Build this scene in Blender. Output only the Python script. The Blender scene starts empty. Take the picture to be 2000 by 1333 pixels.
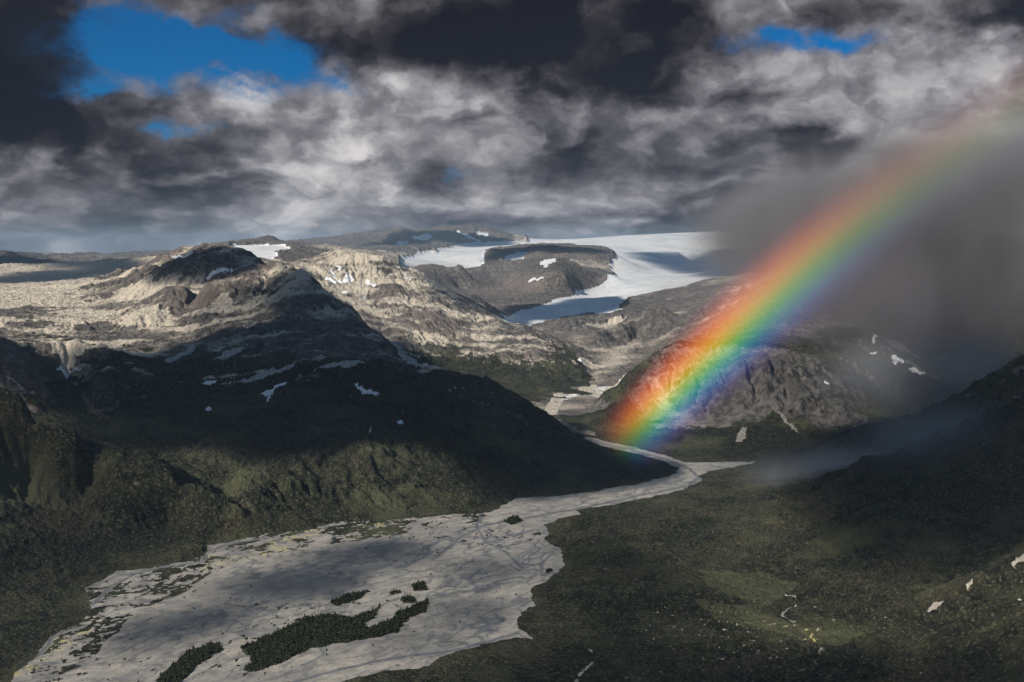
import bpy, math, random, time
import numpy as np
from mathutils import Vector
T0 = time.time()
rng = np.random.default_rng(7)
random.seed(7)
SC = bpy.context.scene
COL = SC.collection

# ------------------------------------------------------------------ camera, light, exposure
H_CAM = 1000.0                       # metres above the river flats
F = 2000.0                           # focal length in pixels of the 2000 px wide photograph
PITCH = math.radians(5.34)
cam_d = bpy.data.cameras.new('camera')
cam = bpy.data.objects.new('camera', cam_d); COL.objects.link(cam)
cam_d.sensor_width = 36.0; cam_d.lens = 36.0 * F / 2000.0
cam_d.clip_start = 5.0; cam_d.clip_end = 400000.0
cam.location = (0, 0, H_CAM)
cam.rotation_euler = (math.radians(90) - PITCH, 0, 0)
SC.camera = cam
SUN_EL, SUN_AZ = math.radians(33), math.radians(227)      # azimuth measured from +Y (view direction) towards +X
L = np.array([math.sin(SUN_AZ) * math.cos(SUN_EL), math.cos(SUN_AZ) * math.cos(SUN_EL), math.sin(SUN_EL)])
sun_d = bpy.data.lights.new('sun', 'SUN')
sun_d.energy = 5.0; sun_d.angle = math.radians(0.5); sun_d.color = (1.0, 0.90, 0.76)
sun = bpy.data.objects.new('sun', sun_d); COL.objects.link(sun)
sun.rotation_euler = Vector(L).to_track_quat('Z', 'Y').to_euler()
SC.view_settings.view_transform = 'Standard'; SC.view_settings.look = 'None'
SC.view_settings.exposure = 0.25; SC.view_settings.gamma = 1.0
SC.cycles.use_denoising = True
SC.cycles.max_bounces = 4; SC.cycles.diffuse_bounces = 1; SC.cycles.glossy_bounces = 1
SC.cycles.transparent_max_bounces = 16; SC.cycles.volume_bounces = 0
SC.cycles.volume_max_steps = 256
SC.render.threads_mode = 'AUTO'

# ------------------------------------------------------------------ node helper
class N:
    def __init__(s, nt): s.nt = nt
    def new(s, t, **k):
        n = s.nt.nodes.new(t)
        for a, b in k.items(): setattr(n, a, b)
        return n
    def put(s, sock, v):
        if hasattr(v, 'is_output') or isinstance(v, bpy.types.NodeSocket): s.nt.links.new(v, sock)
        elif v is not None: sock.default_value = v
    def m(s, op, a, b=None, c=None, clamp=False):
        n = s.new('ShaderNodeMath', operation=op, use_clamp=clamp)
        s.put(n.inputs[0], a)
        if b is not None: s.put(n.inputs[1], b)
        if c is not None: s.put(n.inputs[2], c)
        return n.outputs[0]
    def noise(s, vec, scale, detail=5, rough=.55, lac=2.0, dist=0.0, out=0):
        n = s.new('ShaderNodeTexNoise', noise_dimensions='3D')
        s.put(n.inputs['Vector'], vec); s.put(n.inputs['Scale'], scale); s.put(n.inputs['Detail'], detail)
        s.put(n.inputs['Roughness'], rough); s.put(n.inputs['Lacunarity'], lac); s.put(n.inputs['Distortion'], dist)
        return n.outputs[out]
    def ramp(s, fac, a, b):            # smooth 0..1 between a and b
        n = s.new('ShaderNodeMapRange', interpolation_type='SMOOTHSTEP')
        s.put(n.inputs['Value'], fac); s.put(n.inputs['From Min'], a); s.put(n.inputs['From Max'], b)
        return n.outputs[0]
    def mix(s, f, a, b, mode='MIX'):
        n = s.new('ShaderNodeMix', data_type='RGBA', blend_type=mode)
        s.put(n.inputs[0], f)
        s.put(n.inputs[6], a + (1,) if isinstance(a, tuple) else a)
        s.put(n.inputs[7], b + (1,) if isinstance(b, tuple) else b)
        return n.outputs[2]
    def vec(s, x, y, z):
        n = s.new('ShaderNodeCombineXYZ'); s.put(n.inputs[0], x); s.put(n.inputs[1], y); s.put(n.inputs[2], z)
        return n.outputs[0]
    def vm(s, op, a, b=None, sc=None):
        n = s.new('ShaderNodeVectorMath', operation=op); s.put(n.inputs[0], a)
        if b is not None: s.put(n.inputs[1], b)
        if sc is not None: s.put(n.inputs[3], sc)
        return n.outputs[1 if op == 'DOT_PRODUCT' else 0]

# ------------------------------------------------------------------ sky: a Nishita sky behind broken cloud
def build_world():
    w = bpy.data.worlds.new('World'); SC.world = w; w.use_nodes = True
    nt = w.node_tree; nt.nodes.clear(); n = N(nt)
    tc = n.new('ShaderNodeTexCoord'); d = tc.outputs['Generated']
    sp = n.new('ShaderNodeSeparateXYZ'); nt.links.new(d, sp.inputs[0]); x, y, z = sp.outputs
    az = n.m('MULTIPLY', n.m('ARCTAN2', x, y), 57.29578); el = n.m('MULTIPLY', n.m('ARCSINE', z), 57.29578)
    # cloud layers lie flatter towards the horizon: stretch the pattern there
    ev = n.m('ADD', n.m('MULTIPLY', el, 1.2), n.m('MULTIPLY', n.m('SUBTRACT', 1, n.m('EXPONENT', n.m('MULTIPLY', n.m('ABSOLUTE', el), -.3))), 6.5))
    p = n.vec(n.m('MULTIPLY', az, .1), n.m('MULTIPLY', ev, .1), 3.7)
    wv = n.vm('SUBTRACT', n.noise(p, 1.1, 5, .62, out=1), (.5, .5, .5))
    pw = n.vm('ADD', p, n.vm('SCALE', wv, sc=.75))
    a = n.noise(pw, .50, 12, .50)
    b = n.noise(n.vm('ADD', pw, (.20, -.20, 0)), .50, 9, .50)
    fine = n.noise(n.vm('ADD', pw, (4, 9, 2)), 3.4, 10, .66)
    relief = n.m('SUBTRACT', a, b)
    q = n.vm('ADD', n.vec(az, el, 0), n.vm('MULTIPLY', n.vm('SUBTRACT', n.noise(p, 2.4, 7, .62, out=1), (.5, .5, .5)), (6.5, 4.2, 0)))
    def ang(px, py):
        X, Y, Z = ray(px, py); return math.degrees(math.atan2(X, Y)), math.degrees(math.atan2(Z, math.hypot(X, Y)))
    def blob(px, py, rx, ry, k):
        u, v = ang(px, py)
        t = n.vm('MULTIPLY', n.vm('SUBTRACT', q, (u, v, 0)), (F / rx / 57.3, F / ry / 57.3, 0))
        return n.m('MULTIPLY', n.m('EXPONENT', n.m('MULTIPLY', n.vm('DOT_PRODUCT', t, t), -1)), k)
    def total(L, base):
        s = base
        for e in L: s = n.m('ADD', s, blob(*e))
        return s
    gaps = [(290,105,165,50,.95),(215,60,70,50,.6),(560,130,95,50,.9),(440,95,110,36,.7),(650,172,60,25,.5),(1560,78,100,26,1.05),(345,258,60,16,.95),(200,178,60,22,.7),(470,20,60,18,.3),(1660,85,60,25,.5),(900,330,28,30,.25),
            (90,515,300,14,.25)]
    tone = [(1000,40,480,90,-.55),(820,90,200,50,-.30),(1150,140,190,60,-.32),(50,150,90,120,-.62),(90,40,130,60,-.15),(200,255,150,70,-.33),(150,300,110,50,-.10),(1960,35,110,40,-.45),(1800,10,200,30,-.30),(360,330,100,45,-.28),
            (1592,280,52,28,-.62),(1410,205,55,50,-.33),(1440,140,40,40,-.25),(840,345,75,60,-.24),(170,445,260,16,-.16),(1560,450,180,70,-.18),(1850,480,200,90,-.22),(1840,380,60,40,-.20),(920,455,150,12,-.10),(1330,300,200,60,-.08),(600,230,160,45,-.05),(60,380,120,40,-.12),(500,260,50,40,-.12),(1290,170,60,40,-.2),
            (480,165,70,35,.30),(740,170,90,40,.24),(700,290,120,75,.10),(685,295,60,34,-.14),(600,345,120,45,.14),(1100,380,260,42,.22),(950,400,200,36,.18),(650,410,250,26,.16),(1850,210,160,90,.20),(1960,120,90,60,.20),(1380,170,60,40,.1),(1600,150,200,50,.10),(1230,240,200,60,.02),(1250,400,160,40,.12),(60,340,120,26,.16),(200,395,220,20,.12),(430,210,80,30,.14),(1060,160,50,30,.05)]
    t = n.m('ADD', .50, n.m('MULTIPLY', n.m('SUBTRACT', a, .5), .95))
    t = n.m('ADD', t, n.m('MULTIPLY', relief, 3.0)); t = n.m('ADD', t, n.m('MULTIPLY', n.m('SUBTRACT', fine, .5), .24))
    bil = n.m('ABSOLUTE', n.m('SUBTRACT', n.noise(n.vm('ADD', pw, (7, 1, 5)), 1.7, 5, .45), .5))
    bil2 = n.m('ABSOLUTE', n.m('SUBTRACT', n.noise(n.vm('ADD', pw, (7.07, .93, 5)), 1.7, 5, .45), .5))
    t = n.m('ADD', t, n.m('ADD', n.m('MULTIPLY', n.m('SUBTRACT', bil, .07), .7), n.m('MULTIPLY', n.m('SUBTRACT', bil, bil2), 1.2)))
    t = total(tone, t)
    cr = n.new('ShaderNodeValToRGB'); r = cr.color_ramp
    stops = [(0, (.010, .011, .017)), (.18, (.030, .028, .034)), (.38, (.085, .082, .092)), (.58, (.19, .183, .20)), (.78, (.37, .36, .37)), (1, (.60, .57, .56))]
    r.elements[0].position = 0; r.elements[0].color = stops[0][1] + (1,); r.elements[1].position = 1; r.elements[1].color = stops[-1][1] + (1,)
    for pos, c in stops[1:-1]: e = r.elements.new(pos); e.color = c + (1,)
    nt.links.new(t, cr.inputs[0])
    g = total(gaps, 0.0)
    g = n.m('MULTIPLY', g, n.m('ADD', 1.12, n.m('ADD', n.m('MULTIPLY', n.m('SUBTRACT', .5, a), 3.4), n.m('MULTIPLY', n.m('SUBTRACT', .5, fine), 2.6))))
    gap = n.ramp(g, .10, 1.05)
    sky = n.new('ShaderNodeTexSky', sky_type='NISHITA'); sky.sun_disc = False
    sky.sun_elevation = SUN_EL; sky.sun_rotation = SUN_AZ; sky.altitude = 1000; sky.air_density = 1.0; sky.dust_density = .2; sky.ozone_density = 3
    blue = n.mix(1.0, n.vm('SCALE', sky.outputs[0], sc=SKYK), (.022, .30, .54), 'MULTIPLY')
    # overhead and behind: broken grey-blue overcast
    over = n.mix(n.ramp(el, 16, 40), cr.outputs[0], (.045, .115, .215))
    c = n.mix(gap, over, blue)
    c = n.mix(n.ramp(el, -.5, -4), c, (.02, .022, .025))
    bg = n.new('ShaderNodeBackground'); nt.links.new(c, bg.inputs[0]); bg.inputs[1].default_value = 1.0
    o = n.new('ShaderNodeOutputWorld'); nt.links.new(bg.outputs[0], o.inputs[0])
    w.cycles.sampling_method = 'MANUAL'; w.cycles.sample_map_resolution = 512
SKYK = 0.10
CP, SP = math.cos(PITCH), math.sin(PITCH)
def ray(px, py):
    a = (np.asarray(px, float) - 1000) / F; b = (666.5 - np.asarray(py, float)) / F
    return a, CP + b * SP, -SP + b * CP
build_world()


# ------------------------------------------------------------------ noise in numpy
_P = rng.permutation(256).astype(np.int32)
_P = np.concatenate([_P, _P])
_ang = rng.random(256) * 2 * np.pi
_GX, _GY = np.cos(_ang).astype(np.float32), np.sin(_ang).astype(np.float32)
def perlin(x, y):
    xi = np.floor(x); yi = np.floor(y)
    fx = (x - xi).astype(np.float32); fy = (y - yi).astype(np.float32)
    xi = xi.astype(np.int32) & 255; yi = yi.astype(np.int32) & 255
    x1 = (xi + 1) & 255; y1 = (yi + 1) & 255
    u = fx * fx * fx * (fx * (fx * 6 - 15) + 10); v = fy * fy * fy * (fy * (fy * 6 - 15) + 10)
    def g(a, b, dx, dy):
        h = _P[_P[a] + b]; return _GX[h] * dx + _GY[h] * dy
    n0 = g(xi, yi, fx, fy); n1 = g(x1, yi, fx - 1, fy)
    a = n0 + u * (n1 - n0)
    n0 = g(xi, y1, fx, fy - 1); n1 = g(x1, y1, fx - 1, fy - 1)
    b = n0 + u * (n1 - n0)
    return (a + v * (b - a)) * 1.5
def fbm(x, y, wl, octs, gain=.5, ridged=False, seed=0.0):
    s = 0; a = 1.0; t = 0
    x = x / wl + 13.7 * (seed + 1); y = y / wl - 7.3 * (seed + 1)
    for k in range(octs):
        n = perlin(x, y)
        if ridged: n = 1 - 2 * np.abs(n)
        s = s + a * n; t += a; a *= gain
        x, y = (x * .8 - y * .6) * 2.03 + 5.1, (x * .6 + y * .8) * 2.03 - 3.3
    return s / t
def sample(g, fi, fj):                 # Catmull-Rom lookup of a regular grid
    n0, n1 = g.shape
    fi = np.clip(fi, 1, n0 - 2.001); fj = np.clip(fj, 1, n1 - 2.001)
    i = fi.astype(np.int32); j = fj.astype(np.int32)
    a = (fi - i).astype(np.float32); b = (fj - j).astype(np.float32)
    def w(t): return (-.5 * t ** 3 + t ** 2 - .5 * t, 1.5 * t ** 3 - 2.5 * t ** 2 + 1, -1.5 * t ** 3 + 2 * t ** 2 + .5 * t, .5 * t ** 3 - .5 * t ** 2)
    wa, wb = w(a), w(b); gf = g.ravel(); s = 0
    for p in range(4):
        base = (i + p - 1) * n1 + j - 1
        s = s + wa[p] * (wb[0] * gf[base] + wb[1] * gf[base + 1] + wb[2] * gf[base + 2] + wb[3] * gf[base + 3])
    return s
def sstep(a, b, x):
    t = np.clip((x - a) / (b - a), 0, 1); return t * t * (3 - 2 * t)

# ------------------------------------------------------------------ from a pixel of the photograph to a point of the land
CP, SP = math.cos(PITCH), math.sin(PITCH)
def ray(px, py):
    a = (np.asarray(px, float) - 1000) / F; b = (666.5 - np.asarray(py, float)) / F
    return a, CP + b * SP, -SP + b * CP          # direction x, y, z
def at_d(px, py, d):                             # point on the ray at horizontal distance d (metres)
    x, y, z = ray(px, py); k = d / np.hypot(x, y); return np.stack([x * k, y * k, H_CAM + z * k], -1)
def at_z(px, py, z0):
    x, y, z = ray(px, py); k = (z0 - H_CAM) / z; return np.stack([x * k, y * k, H_CAM + z * k], -1)

# ------------------------------------------------------------------ the shape of the land: ridges, feet and flats as measured lines
LINES = []; REG = []; CUR = 'river_flat'
def Ld(*p): REG.append(CUR); LINES.append(np.array([at_d(a, b, d * 1000.) for a, b, d in p]))      # pixel, pixel, distance in km
def Lz(*p): REG.append(CUR); LINES.append(np.array([at_z(a, b, float(z)) for a, b, z in p]))       # pixel, pixel, height in m
def Lw(*p): REG.append(CUR); LINES.append(np.array([[math.sin(math.radians(a)) * d * 1000, math.cos(math.radians(a)) * d * 1000, z] for a, d, z in p]))  # bearing, km, m

GRAVEL = [(-40,1420),(10,1345),(40,1305),(80,1275),(100,1245),(160,1215),(180,1180),(165,1152),(230,1118),(330,1102),(400,1086),(405,1068),(490,1050),(560,1040),(640,1026),(700,1021),(800,1013),(900,1005),(960,1000),(1005,976),(1060,970),(1150,962),(1220,950),(1290,936),(1322,925),(1325,915),(1290,901),(1250,890),(1200,881),(1160,871),(1140,862),(1162,862),(1230,874),(1300,892),(1340,904),(1400,905),(1474,906),(1475,909),(1420,915),(1380,924),(1362,931),(1372,942),(1340,955),(1280,970),(1200,985),(1130,997),(1135,1005),(1090,1012),(1060,1025),(1068,1040),(1060,1055),(1090,1070),(1100,1090),(1098,1110),(1070,1135),(1030,1155),(1050,1180),(1020,1200),(1010,1225),(1040,1250),(1000,1245),(980,1250),(905,1270),(850,1285),(840,1300),(730,1315),(600,1345),(560,1450),(400,1700),(-300,1900)]
G_XY = at_z(np.array([p[0] for p in GRAVEL]), np.array([p[1] for p in GRAVEL]), 0)[:, :2]
_c = np.vstack([G_XY, G_XY[:1]])
REG.append(CUR); LINES.append(np.column_stack([_c, np.zeros(len(_c))]))
Lz((300,1300,0),(500,1200,0),(700,1150,0),(850,1080,0),(1000,1020,0),(1100,990,0),(1250,960,0),(1340,930,0))
Lz((650,1280,0),(800,1220,0),(950,1150,0),(1000,1080,0)); Lz((250,1200,0),(500,1100,0),(700,1060,0))
# big dark mountain left of the river
CUR = 'dark_mountain'
Ld((1315,918,4.5),(1250,893,4.65),(1200,884,4.72),(1150,868,4.8),(1111,848,4.85),(1094,827,4.9),(1058,806,4.98),(1027,791,5.05),(991,767,5.12),(970,754,5.17),(935,744,5.25),(900,738,5.35),(847,728,5.5),(812,722,5.65),(770,690,5.9),(752,664,6.05),(723,643,6.2),(706,626,6.3),(681,601,6.45),(635,569,6.65),(600,535,6.85),(588,526,6.9))
Ld((1000,930,4.1),(1000,860,4.5),(1000,800,4.85)); Ld((850,970,3.85),(850,900,4.2),(850,840,4.45),(850,790,4.75),(850,750,5.2)); Ld((1150,930,4.25),(1150,900,4.5)); Ld((1240,915,4.45))
Ld((588,526,6.9),(550,520,7.3),(520,522,7.6),(512,514,7.9),(490,505,8.1),(472,500,8.2),(468,484,8.3))
Ld((468,484,8.3),(435,479,8.5),(400,481,8.7),(355,490,8.9),(330,500,9.1),(300,522,9.4),(262,548,9.8))
Ld((500,516,8.6),(470,508,8.9))
Ld((455,500,7.9),(400,505,7.9),(340,520,8.0),(290,545,8.2))
Ld((470,545,7.1),(400,560,7.1),(330,565,7.3))
Lz((960,998,0)); Ld((930,960,3.86),(900,930,3.98)); Ld((700,1000,3.7),(720,960,3.85),(740,900,4.1),(720,850,4.4),(700,790,4.75),(680,730,5.2),(660,680,5.7),(640,630,6.2),(618,580,6.55),(600,550,6.75))
Ld((490,1030,3.5),(480,1000,3.6),(480,960,3.78),(480,900,4.15),(490,840,4.55),(490,780,5.0),(490,720,5.5),(500,660,6.05),(520,610,6.5),(530,570,6.95),(530,545,7.2))
Ld((400,1060,3.27),(400,1020,3.42)); Ld((350,880,4.4),(350,830,4.75),(350,770,5.2),(350,710,5.8),(360,650,6.5),(380,610,7.0),(400,575,7.5),(400,545,7.9)); Ld((250,840,4.6),(200,800,4.85),(200,750,5.3),(200,700,5.9),(200,650,6.8),(200,610,7.7),(200,580,8.5))
Ld((60,730,5.2),(60,690,5.9),(60,640,6.9),(60,610,7.7)); Lw((-21,5.0,215),(-24,4.7,190),(-27,4.8,230))
Lz((400,930,112),(330,890,160),(250,860,195),(180,830,200),(110,800,215),(80,770,240)); Lw((-13,7.9,560),(-10.8,7.6,430),(-9,7.15,330),(-6.5,6.5,230),(-4,6.1,120),(-2,5.8,60))
Ld((352,507,8.75),(400,512,8.42),(455,514,8.2)); Ld((480,520,7.95),(505,527,7.7)); Ld((560,550,6.85),(540,578,6.65)); Ld((612,560,6.75),(640,595,6.5))
# pale plateau on the left
CUR = 'plateau'
Ld((-300,560,9.5),(-100,566,9.4),(0,572,9.3),(60,566,9.5),(130,560,9.6),(200,556,9.7),(262,550,9.8)); Ld((-200,590,8.6),(0,592,8.4),(100,585,8.3),(180,577,8.2),(250,572,8.1),(300,575,7.9))
Ld((-200,640,7.0),(0,630,7.0),(100,625,7.0),(200,625,6.9),(300,622,6.8),(380,615,6.8)); Ld((-200,690,6.0),(0,675,6.0),(100,672,6.0),(200,675,6.0))
Ld((-200,555,12),(0,552,12),(150,548,12),(250,535,12),(320,510,12)); Ld((-200,535,16),(0,531,16),(150,528,16),(280,520,16))
Lw((-40,9,600),(-40,6,450),(-45,12,650)); Lw((-55,10,700),(-70,10,700)); 
# near hill in the left corner
CUR = 'near_hill'
Ld((-300,700,4.2),(-150,735,4.15),(0,763,4.1),(40,775,4.05),(75,808,3.98),(110,825,3.95),(150,848,3.9),(200,880,3.85),(250,899,3.8),(290,910,3.78),(330,930,3.74),(392,945,3.72))
Lz((392,945,115),(400,975,90),(330,1010,55),(260,1060,22),(210,1100,6)); Lz((0,1180,12),(100,1140,16),(180,1120,8)); Lz((0,1270,3),(60,1230,4)); Lz((0,1050,90),(100,1020,80),(180,980,95)); Lz((0,950,190),(100,920,185),(200,930,140)); Lz((-300,1200,80),(-300,1000,220)); Lz((-300,1500,20),(-100,1330,10))
Lw((-35,3.0,150),(-40,2.5,150)); Lw((-50,3,300),(-70,3,300)); Lw((-30,1.6,20),(-60,1.5,120))
# craggy mountain beyond
CUR = 'craggy_mountain'
Ld((600,528,9.9),(618,515,9.8),(640,500,9.6),(660,489,9.5),(680,489,9.5),(700,497,9.4),(740,503,9.3),(752,512,9.25),(770,535,9.15),(790,549,9.05),(830,560,8.95),(855,572,8.9),(900,600,8.7),(935,617,8.6),(970,625,8.45),(1000,650,8.25),(1030,655,8.1),(1055,672,7.9),(1080,690,7.7),(1110,710,7.5),(1135,728,7.3),(1152,743,7.15))
Ld((648,520,9.32),(700,524,9.2),(745,532,9.1)); Ld((800,568,8.8),(850,590,8.6)); Lz((1150,757,30),(1120,768,22),(1080,778,18),(1030,792,14),(1000,802,10)); Ld((1100,745,7.05),(1050,735,7.1),(1000,735,7.1),(960,735,7.15)); Ld((1000,700,7.5),(950,690,7.6),(900,690,7.65),(850,690,7.6),(800,680,7.6)); Ld((700,560,8.9),(700,585,8.6),(720,640,7.9),(780,660,7.7)); Ld((640,530,9.1),(640,555,8.8)); Ld((760,560,8.8),(760,600,8.4),(850,620,8.2),(860,645,8.0)); Ld((940,640,8.4),(930,665,8.0))
Ld((830,715,7.2),(900,732,7.1),(940,745,7.0)); Ld((1040,760,6.75),(1100,760,6.85))
Lw((-12,10.2,620),(-8,10.6,560),(-5,11,500),(-2,11,420))
# ice valley, moraine
CUR = 'moraine'
Lz((1000,802,8),(1040,795,8),(1100,775,15),(1150,765,22),(1180,740,35),(1200,715,48),(1170,690,70),(1120,670,95),(1080,655,120),(1040,640,160),(1000,625,205),(980,612,235),(1060,605,250),(1150,595,290),(1200,590,300),(1250,570,350),(1240,545,430),(1290,520,540),(1350,510,600),(1400,500,650))
Lz((1250,660,80),(1220,700,55),(1180,640,140),(1130,625,170)); Lz((900,610,235),(930,590,270),(1000,590,275),(1100,585,290),(880,580,300)); Lz((1060,820,5),(1100,812,6),(1150,800,10),(1170,785,16),(1200,770,25)); Lz((1080,830,2),(1110,845,2),(1150,863,1))
# mesa and purple hills in the ice
CUR = 'mesa'
Lz((860,575,340),(900,560,390),(960,548,430),(1000,560,400),(1060,575,330)); Lz((800,545,480),(850,535,520),(900,545,470)); Lz((800,528,640),(850,524,660),(900,527,640))
Ld((930,526,19),(950,505,20),(965,492,20.5),(1000,487,21),(1060,483,21.5),(1120,484,21.5),(1170,488,21),(1200,496,20.5)); Ld((940,527,17),(1000,515,17),(1060,508,17),(1085,505,16.5),(1130,520,16.5),(1190,535,16.5)); Lz((1190,545,430),(1150,560,370),(1100,580,300),(1050,585,285)); Ld((1085,505,16.5),(1100,530,15.2),(1110,550,14.3)); Ld((1000,530,15.5),(950,535,15.5))
# ice cap and the hills that stick out of it
CUR = 'ice_cap'
Lz((780,530,640),(800,515,690),(850,508,720),(900,500,760),(950,495,780)); Ld((760,520,22),(800,500,28),(900,490,30),(1000,478,33)); Ld((1000,480,34),(1100,470,36),(1200,462,38),(1300,455,40),(1400,450,42),(1500,448,42),(1700,445,42)); Ld((1250,500,25),(1350,490,27),(1450,485,28)); Ld((1450,520,19),(1500,515,19),(1650,500,20))
CUR = 'far_mountain'
Ld((660,492,30),(690,484,32),(740,470,34),(783,449,35),(800,455,35.5),(850,450,36.5),(890,444,37),(930,443,37.5),(970,455,38),(1010,468,38.5),(1035,473,39)); Ld((690,492,28),(760,492,27),(850,488,30),(950,480,34)); Ld((800,480,33),(860,470,34.5),(930,470,35.5))
CUR = 'far_hills'
Lw((2,60,900),(-10,60,300),(10,60,1100),(20,60,1100)); Ld((470,478,19),(490,471,19.5),(520,469,20),(545,475,20),(570,485,20),(600,492,20)); Ld((600,496,24),(640,490,26)); Ld((560,498,13.5),(580,492,13.5),(605,487,14),(640,491,14.5),(600,500,12.5)); Ld((600,478,60),(640,474,62),(670,470,62),(700,474,62))
Ld((440,480,17),(380,500,17),(300,515,18)); Lw((-16,50,180),(-25,50,120),(-35,50,120)); Lw((-14,80,0),(-25,80,-100),(-35,80,-100))
Ld((0,500,30),(20,492,30),(40,500,30),(60,512,30),(85,520,30),(120,526,30)); Ld((0,540,21),(60,536,21),(100,535,21),(180,530,22)); Ld((80,520,45),(150,514,48),(250,510,50),(330,506,52)); Ld((0,548,17),(40,543,18)); Ld((-200,495,32),(-100,485,31))
# hills left of the rainbow
CUR = 'misty_hills'
Ld((1150,665,9.2),(1165,652,9.35),(1180,645,9.45),(1205,632,9.6),(1235,625,9.7),(1262,612,9.85),(1290,604,10.0),(1330,620,10.0),(1400,590,10.0),(1460,560,10.2),(1600,510,10.4)); Lz((1170,690,75),(1200,702,60),(1250,705,55),(1270,690,80)); Lz((1215,665,140),(1270,650,190),(1340,640,240)); Lw((3,10.6,230),(5,10.9,270),(7,11.2,320),(10,11.3,380))
Ld((1215,598,11.8),(1240,583,12.2),(1290,572,12.6),(1340,563,13),(1400,552,13.3),(1480,540,13.5)); 
# cliffed mountain under the rainbow
CUR = 'cliff_mountain'
Lz((1100,818,8),(1150,842,7),(1190,855,6),(1250,868,5),(1340,880,4),(1420,888,4),(1500,893,5),(1560,890,12))
Ld((1180,768,6.2),(1205,762,6.3),(1222,745,6.45),(1240,722,6.6),(1262,705,6.75),(1290,690,6.85),(1315,682,6.95),(1340,680,7.0),(1400,662,7.15),(1440,642,7.3),(1485,610,7.6))
Ld((1300,730,6.15),(1360,725,6.0),(1420,715,6.0),(1470,705,6.05),(1530,705,6.05),(1560,720,6.0),(1600,735,5.95),(1660,760,5.9),(1720,790,5.9)); Lz((1180,815,60),(1250,835,50),(1330,850,40),(1400,860,30),(1480,870,28),(1560,872,28),(1640,850,50),(1700,835,80))
Ld((1250,800,5.75),(1300,800,5.78),(1400,800,5.72),(1500,790,5.68),(1600,800,5.6),(1700,818,5.5)); Lz((1600,690,330),(1700,700,330),(1780,740,260),(1850,760,220),(1900,780,180)); Ld((1485,610,7.6),(1520,588,7.9),(1560,570,8.3),(1620,552,8.9),(1700,550,9.1),(1780,590,8.8),(1840,640,8.2),(1880,700,7.6),(1900,745,7.1)); Lz((1600,640,440),(1700,630,450),(1760,670,360))
Lw((22,12,700),(28,12,800),(30,8,500),(34,10,700),(40,10,800),(50,10,800),(70,10,800)); Lw((18,14,700),(25,16,900)); Lw((20,25,900),(30,25,1000),(50,30,900))
# spur and the dark mountain on the right
CUR = 'spur'
Ld((1505,908,4.62),(1520,892,4.7),(1560,880,4.75),(1640,855,4.8),(1700,840,4.85),(1780,832,4.85),(1800,826,4.85),(1850,804,4.85),(1900,777,4.85),(1950,742,4.9),(2000,708,4.95),(2100,640,5.0),(2300,560,5.2))
Lz((1500,912,6),(1530,925,20),(1570,930,60),(1640,920,90)); Lz((1740,880,150),(1830,840,200)); Lw((20,5.5,60),(24,5.6,110),(28,5.8,250)); Lw((24,6.4,120),(27,6.8,220))
CUR = 'spur'
Lw((18,4.4,45),(20,4.35,80),(23,4.42,130),(26,4.5,220),(30,4.6,300))
CUR = 'right_mountain'
Ld((1593,985,3.72),(1607,968,3.76),(1635,944,3.82),(1688,914,3.9),(1776,888,3.95),(1829,865,3.98),(1900,832,4.0),(1950,806,4.02),(2000,778,4.05),(2150,690,4.1),(2350,590,4.2))
Lz((1590,985,85),(1570,1010,60),(1560,1050,48)); Lz((1650,1080,60),(1700,1130,58),(1750,1160,62),(1850,1150,75)); Lz((1700,1030,120),(1800,1000,165),(1900,950,225),(2000,900,285)); Lz((1800,1090,100),(1900,1060,130),(2000,1030,160)); Lw((32,3.0,320),(38,3.2,500),(50,3.5,600),(70,4,600))
# wooded valley floor on the right
CUR = 'valley_floor'
Lz((1120,1010,8),(1100,1040,8),(1140,1080,10),(1130,1140,10),(1080,1180,10),(1080,1230,8),(1150,1300,10),(900,1320,6)); Lz((1250,1030,22),(1250,1100,24),(1300,1180,22),(1300,1280,18)); Lz((1390,960,14),(1440,930,10),(1480,918,8)); Lz((1400,1000,34),(1470,985,45),(1530,965,60)); Lz((1450,1060,38),(1500,1130,36),(1560,1200,34),(1540,1260,34),(1500,1333,30)); Ld((1500,990,3.72),(1530,975,3.74),(1545,985,3.7),(1535,1010,3.6)); Lz((1650,1170,48),(1650,1220,44),(1650,1333,48)); Lz((1100,1450,14),(1500,1500,40),(1700,1450,70))
CUR = 'near_slope'
Ld((2200,1000,2.9),(2100,1040,2.88),(2000,1083,2.84),(1930,1120,2.8),(1870,1160,2.76)); Lz((1800,1230,85),(1760,1290,80),(1740,1333,85)); Lz((1900,1250,140),(2000,1200,190),(2000,1333,200)); Lw((35,2.0,350),(35,2.6,350),(50,2.2,500),(30,1.2,260),(10,1.2,40),(-10,1.2,10)); Lw((40,.8,400),(0,.4,80),(-40,.6,100),(0,.02,100))

PTS = []; PR = []
for ln, rg in zip(LINES, REG):
    out = [ln[0]]
    for a, b in zip(ln[:-1], ln[1:]):
        ua, ub = [np.array([math.atan2(p[0], p[1]), math.log(math.hypot(p[0], p[1]))]) for p in (a, b)]
        n = max(1, int(np.hypot(*(ub - ua)) / 0.02))
        if len(ln) > 2 or n > 1:
            for k in range(1, n + 1): out.append(a + (b - a) * k / n)
    PTS += out; PR += [rg] * len(out)
PTS = np.array(PTS)
UV = np.column_stack([np.arctan2(PTS[:, 0], PTS[:, 1]), np.log(np.hypot(PTS[:, 0], PTS[:, 1]))])
key = np.round(UV / 0.004).astype(int)
_, ix = np.unique(key, axis=0, return_index=True)
PTS, UV = PTS[ix], UV[ix]; nP = len(PTS); PR = np.array(PR)[ix]
RNAMES = sorted(set(PR)); PRI = np.array([RNAMES.index(r) for r in PR])
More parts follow.
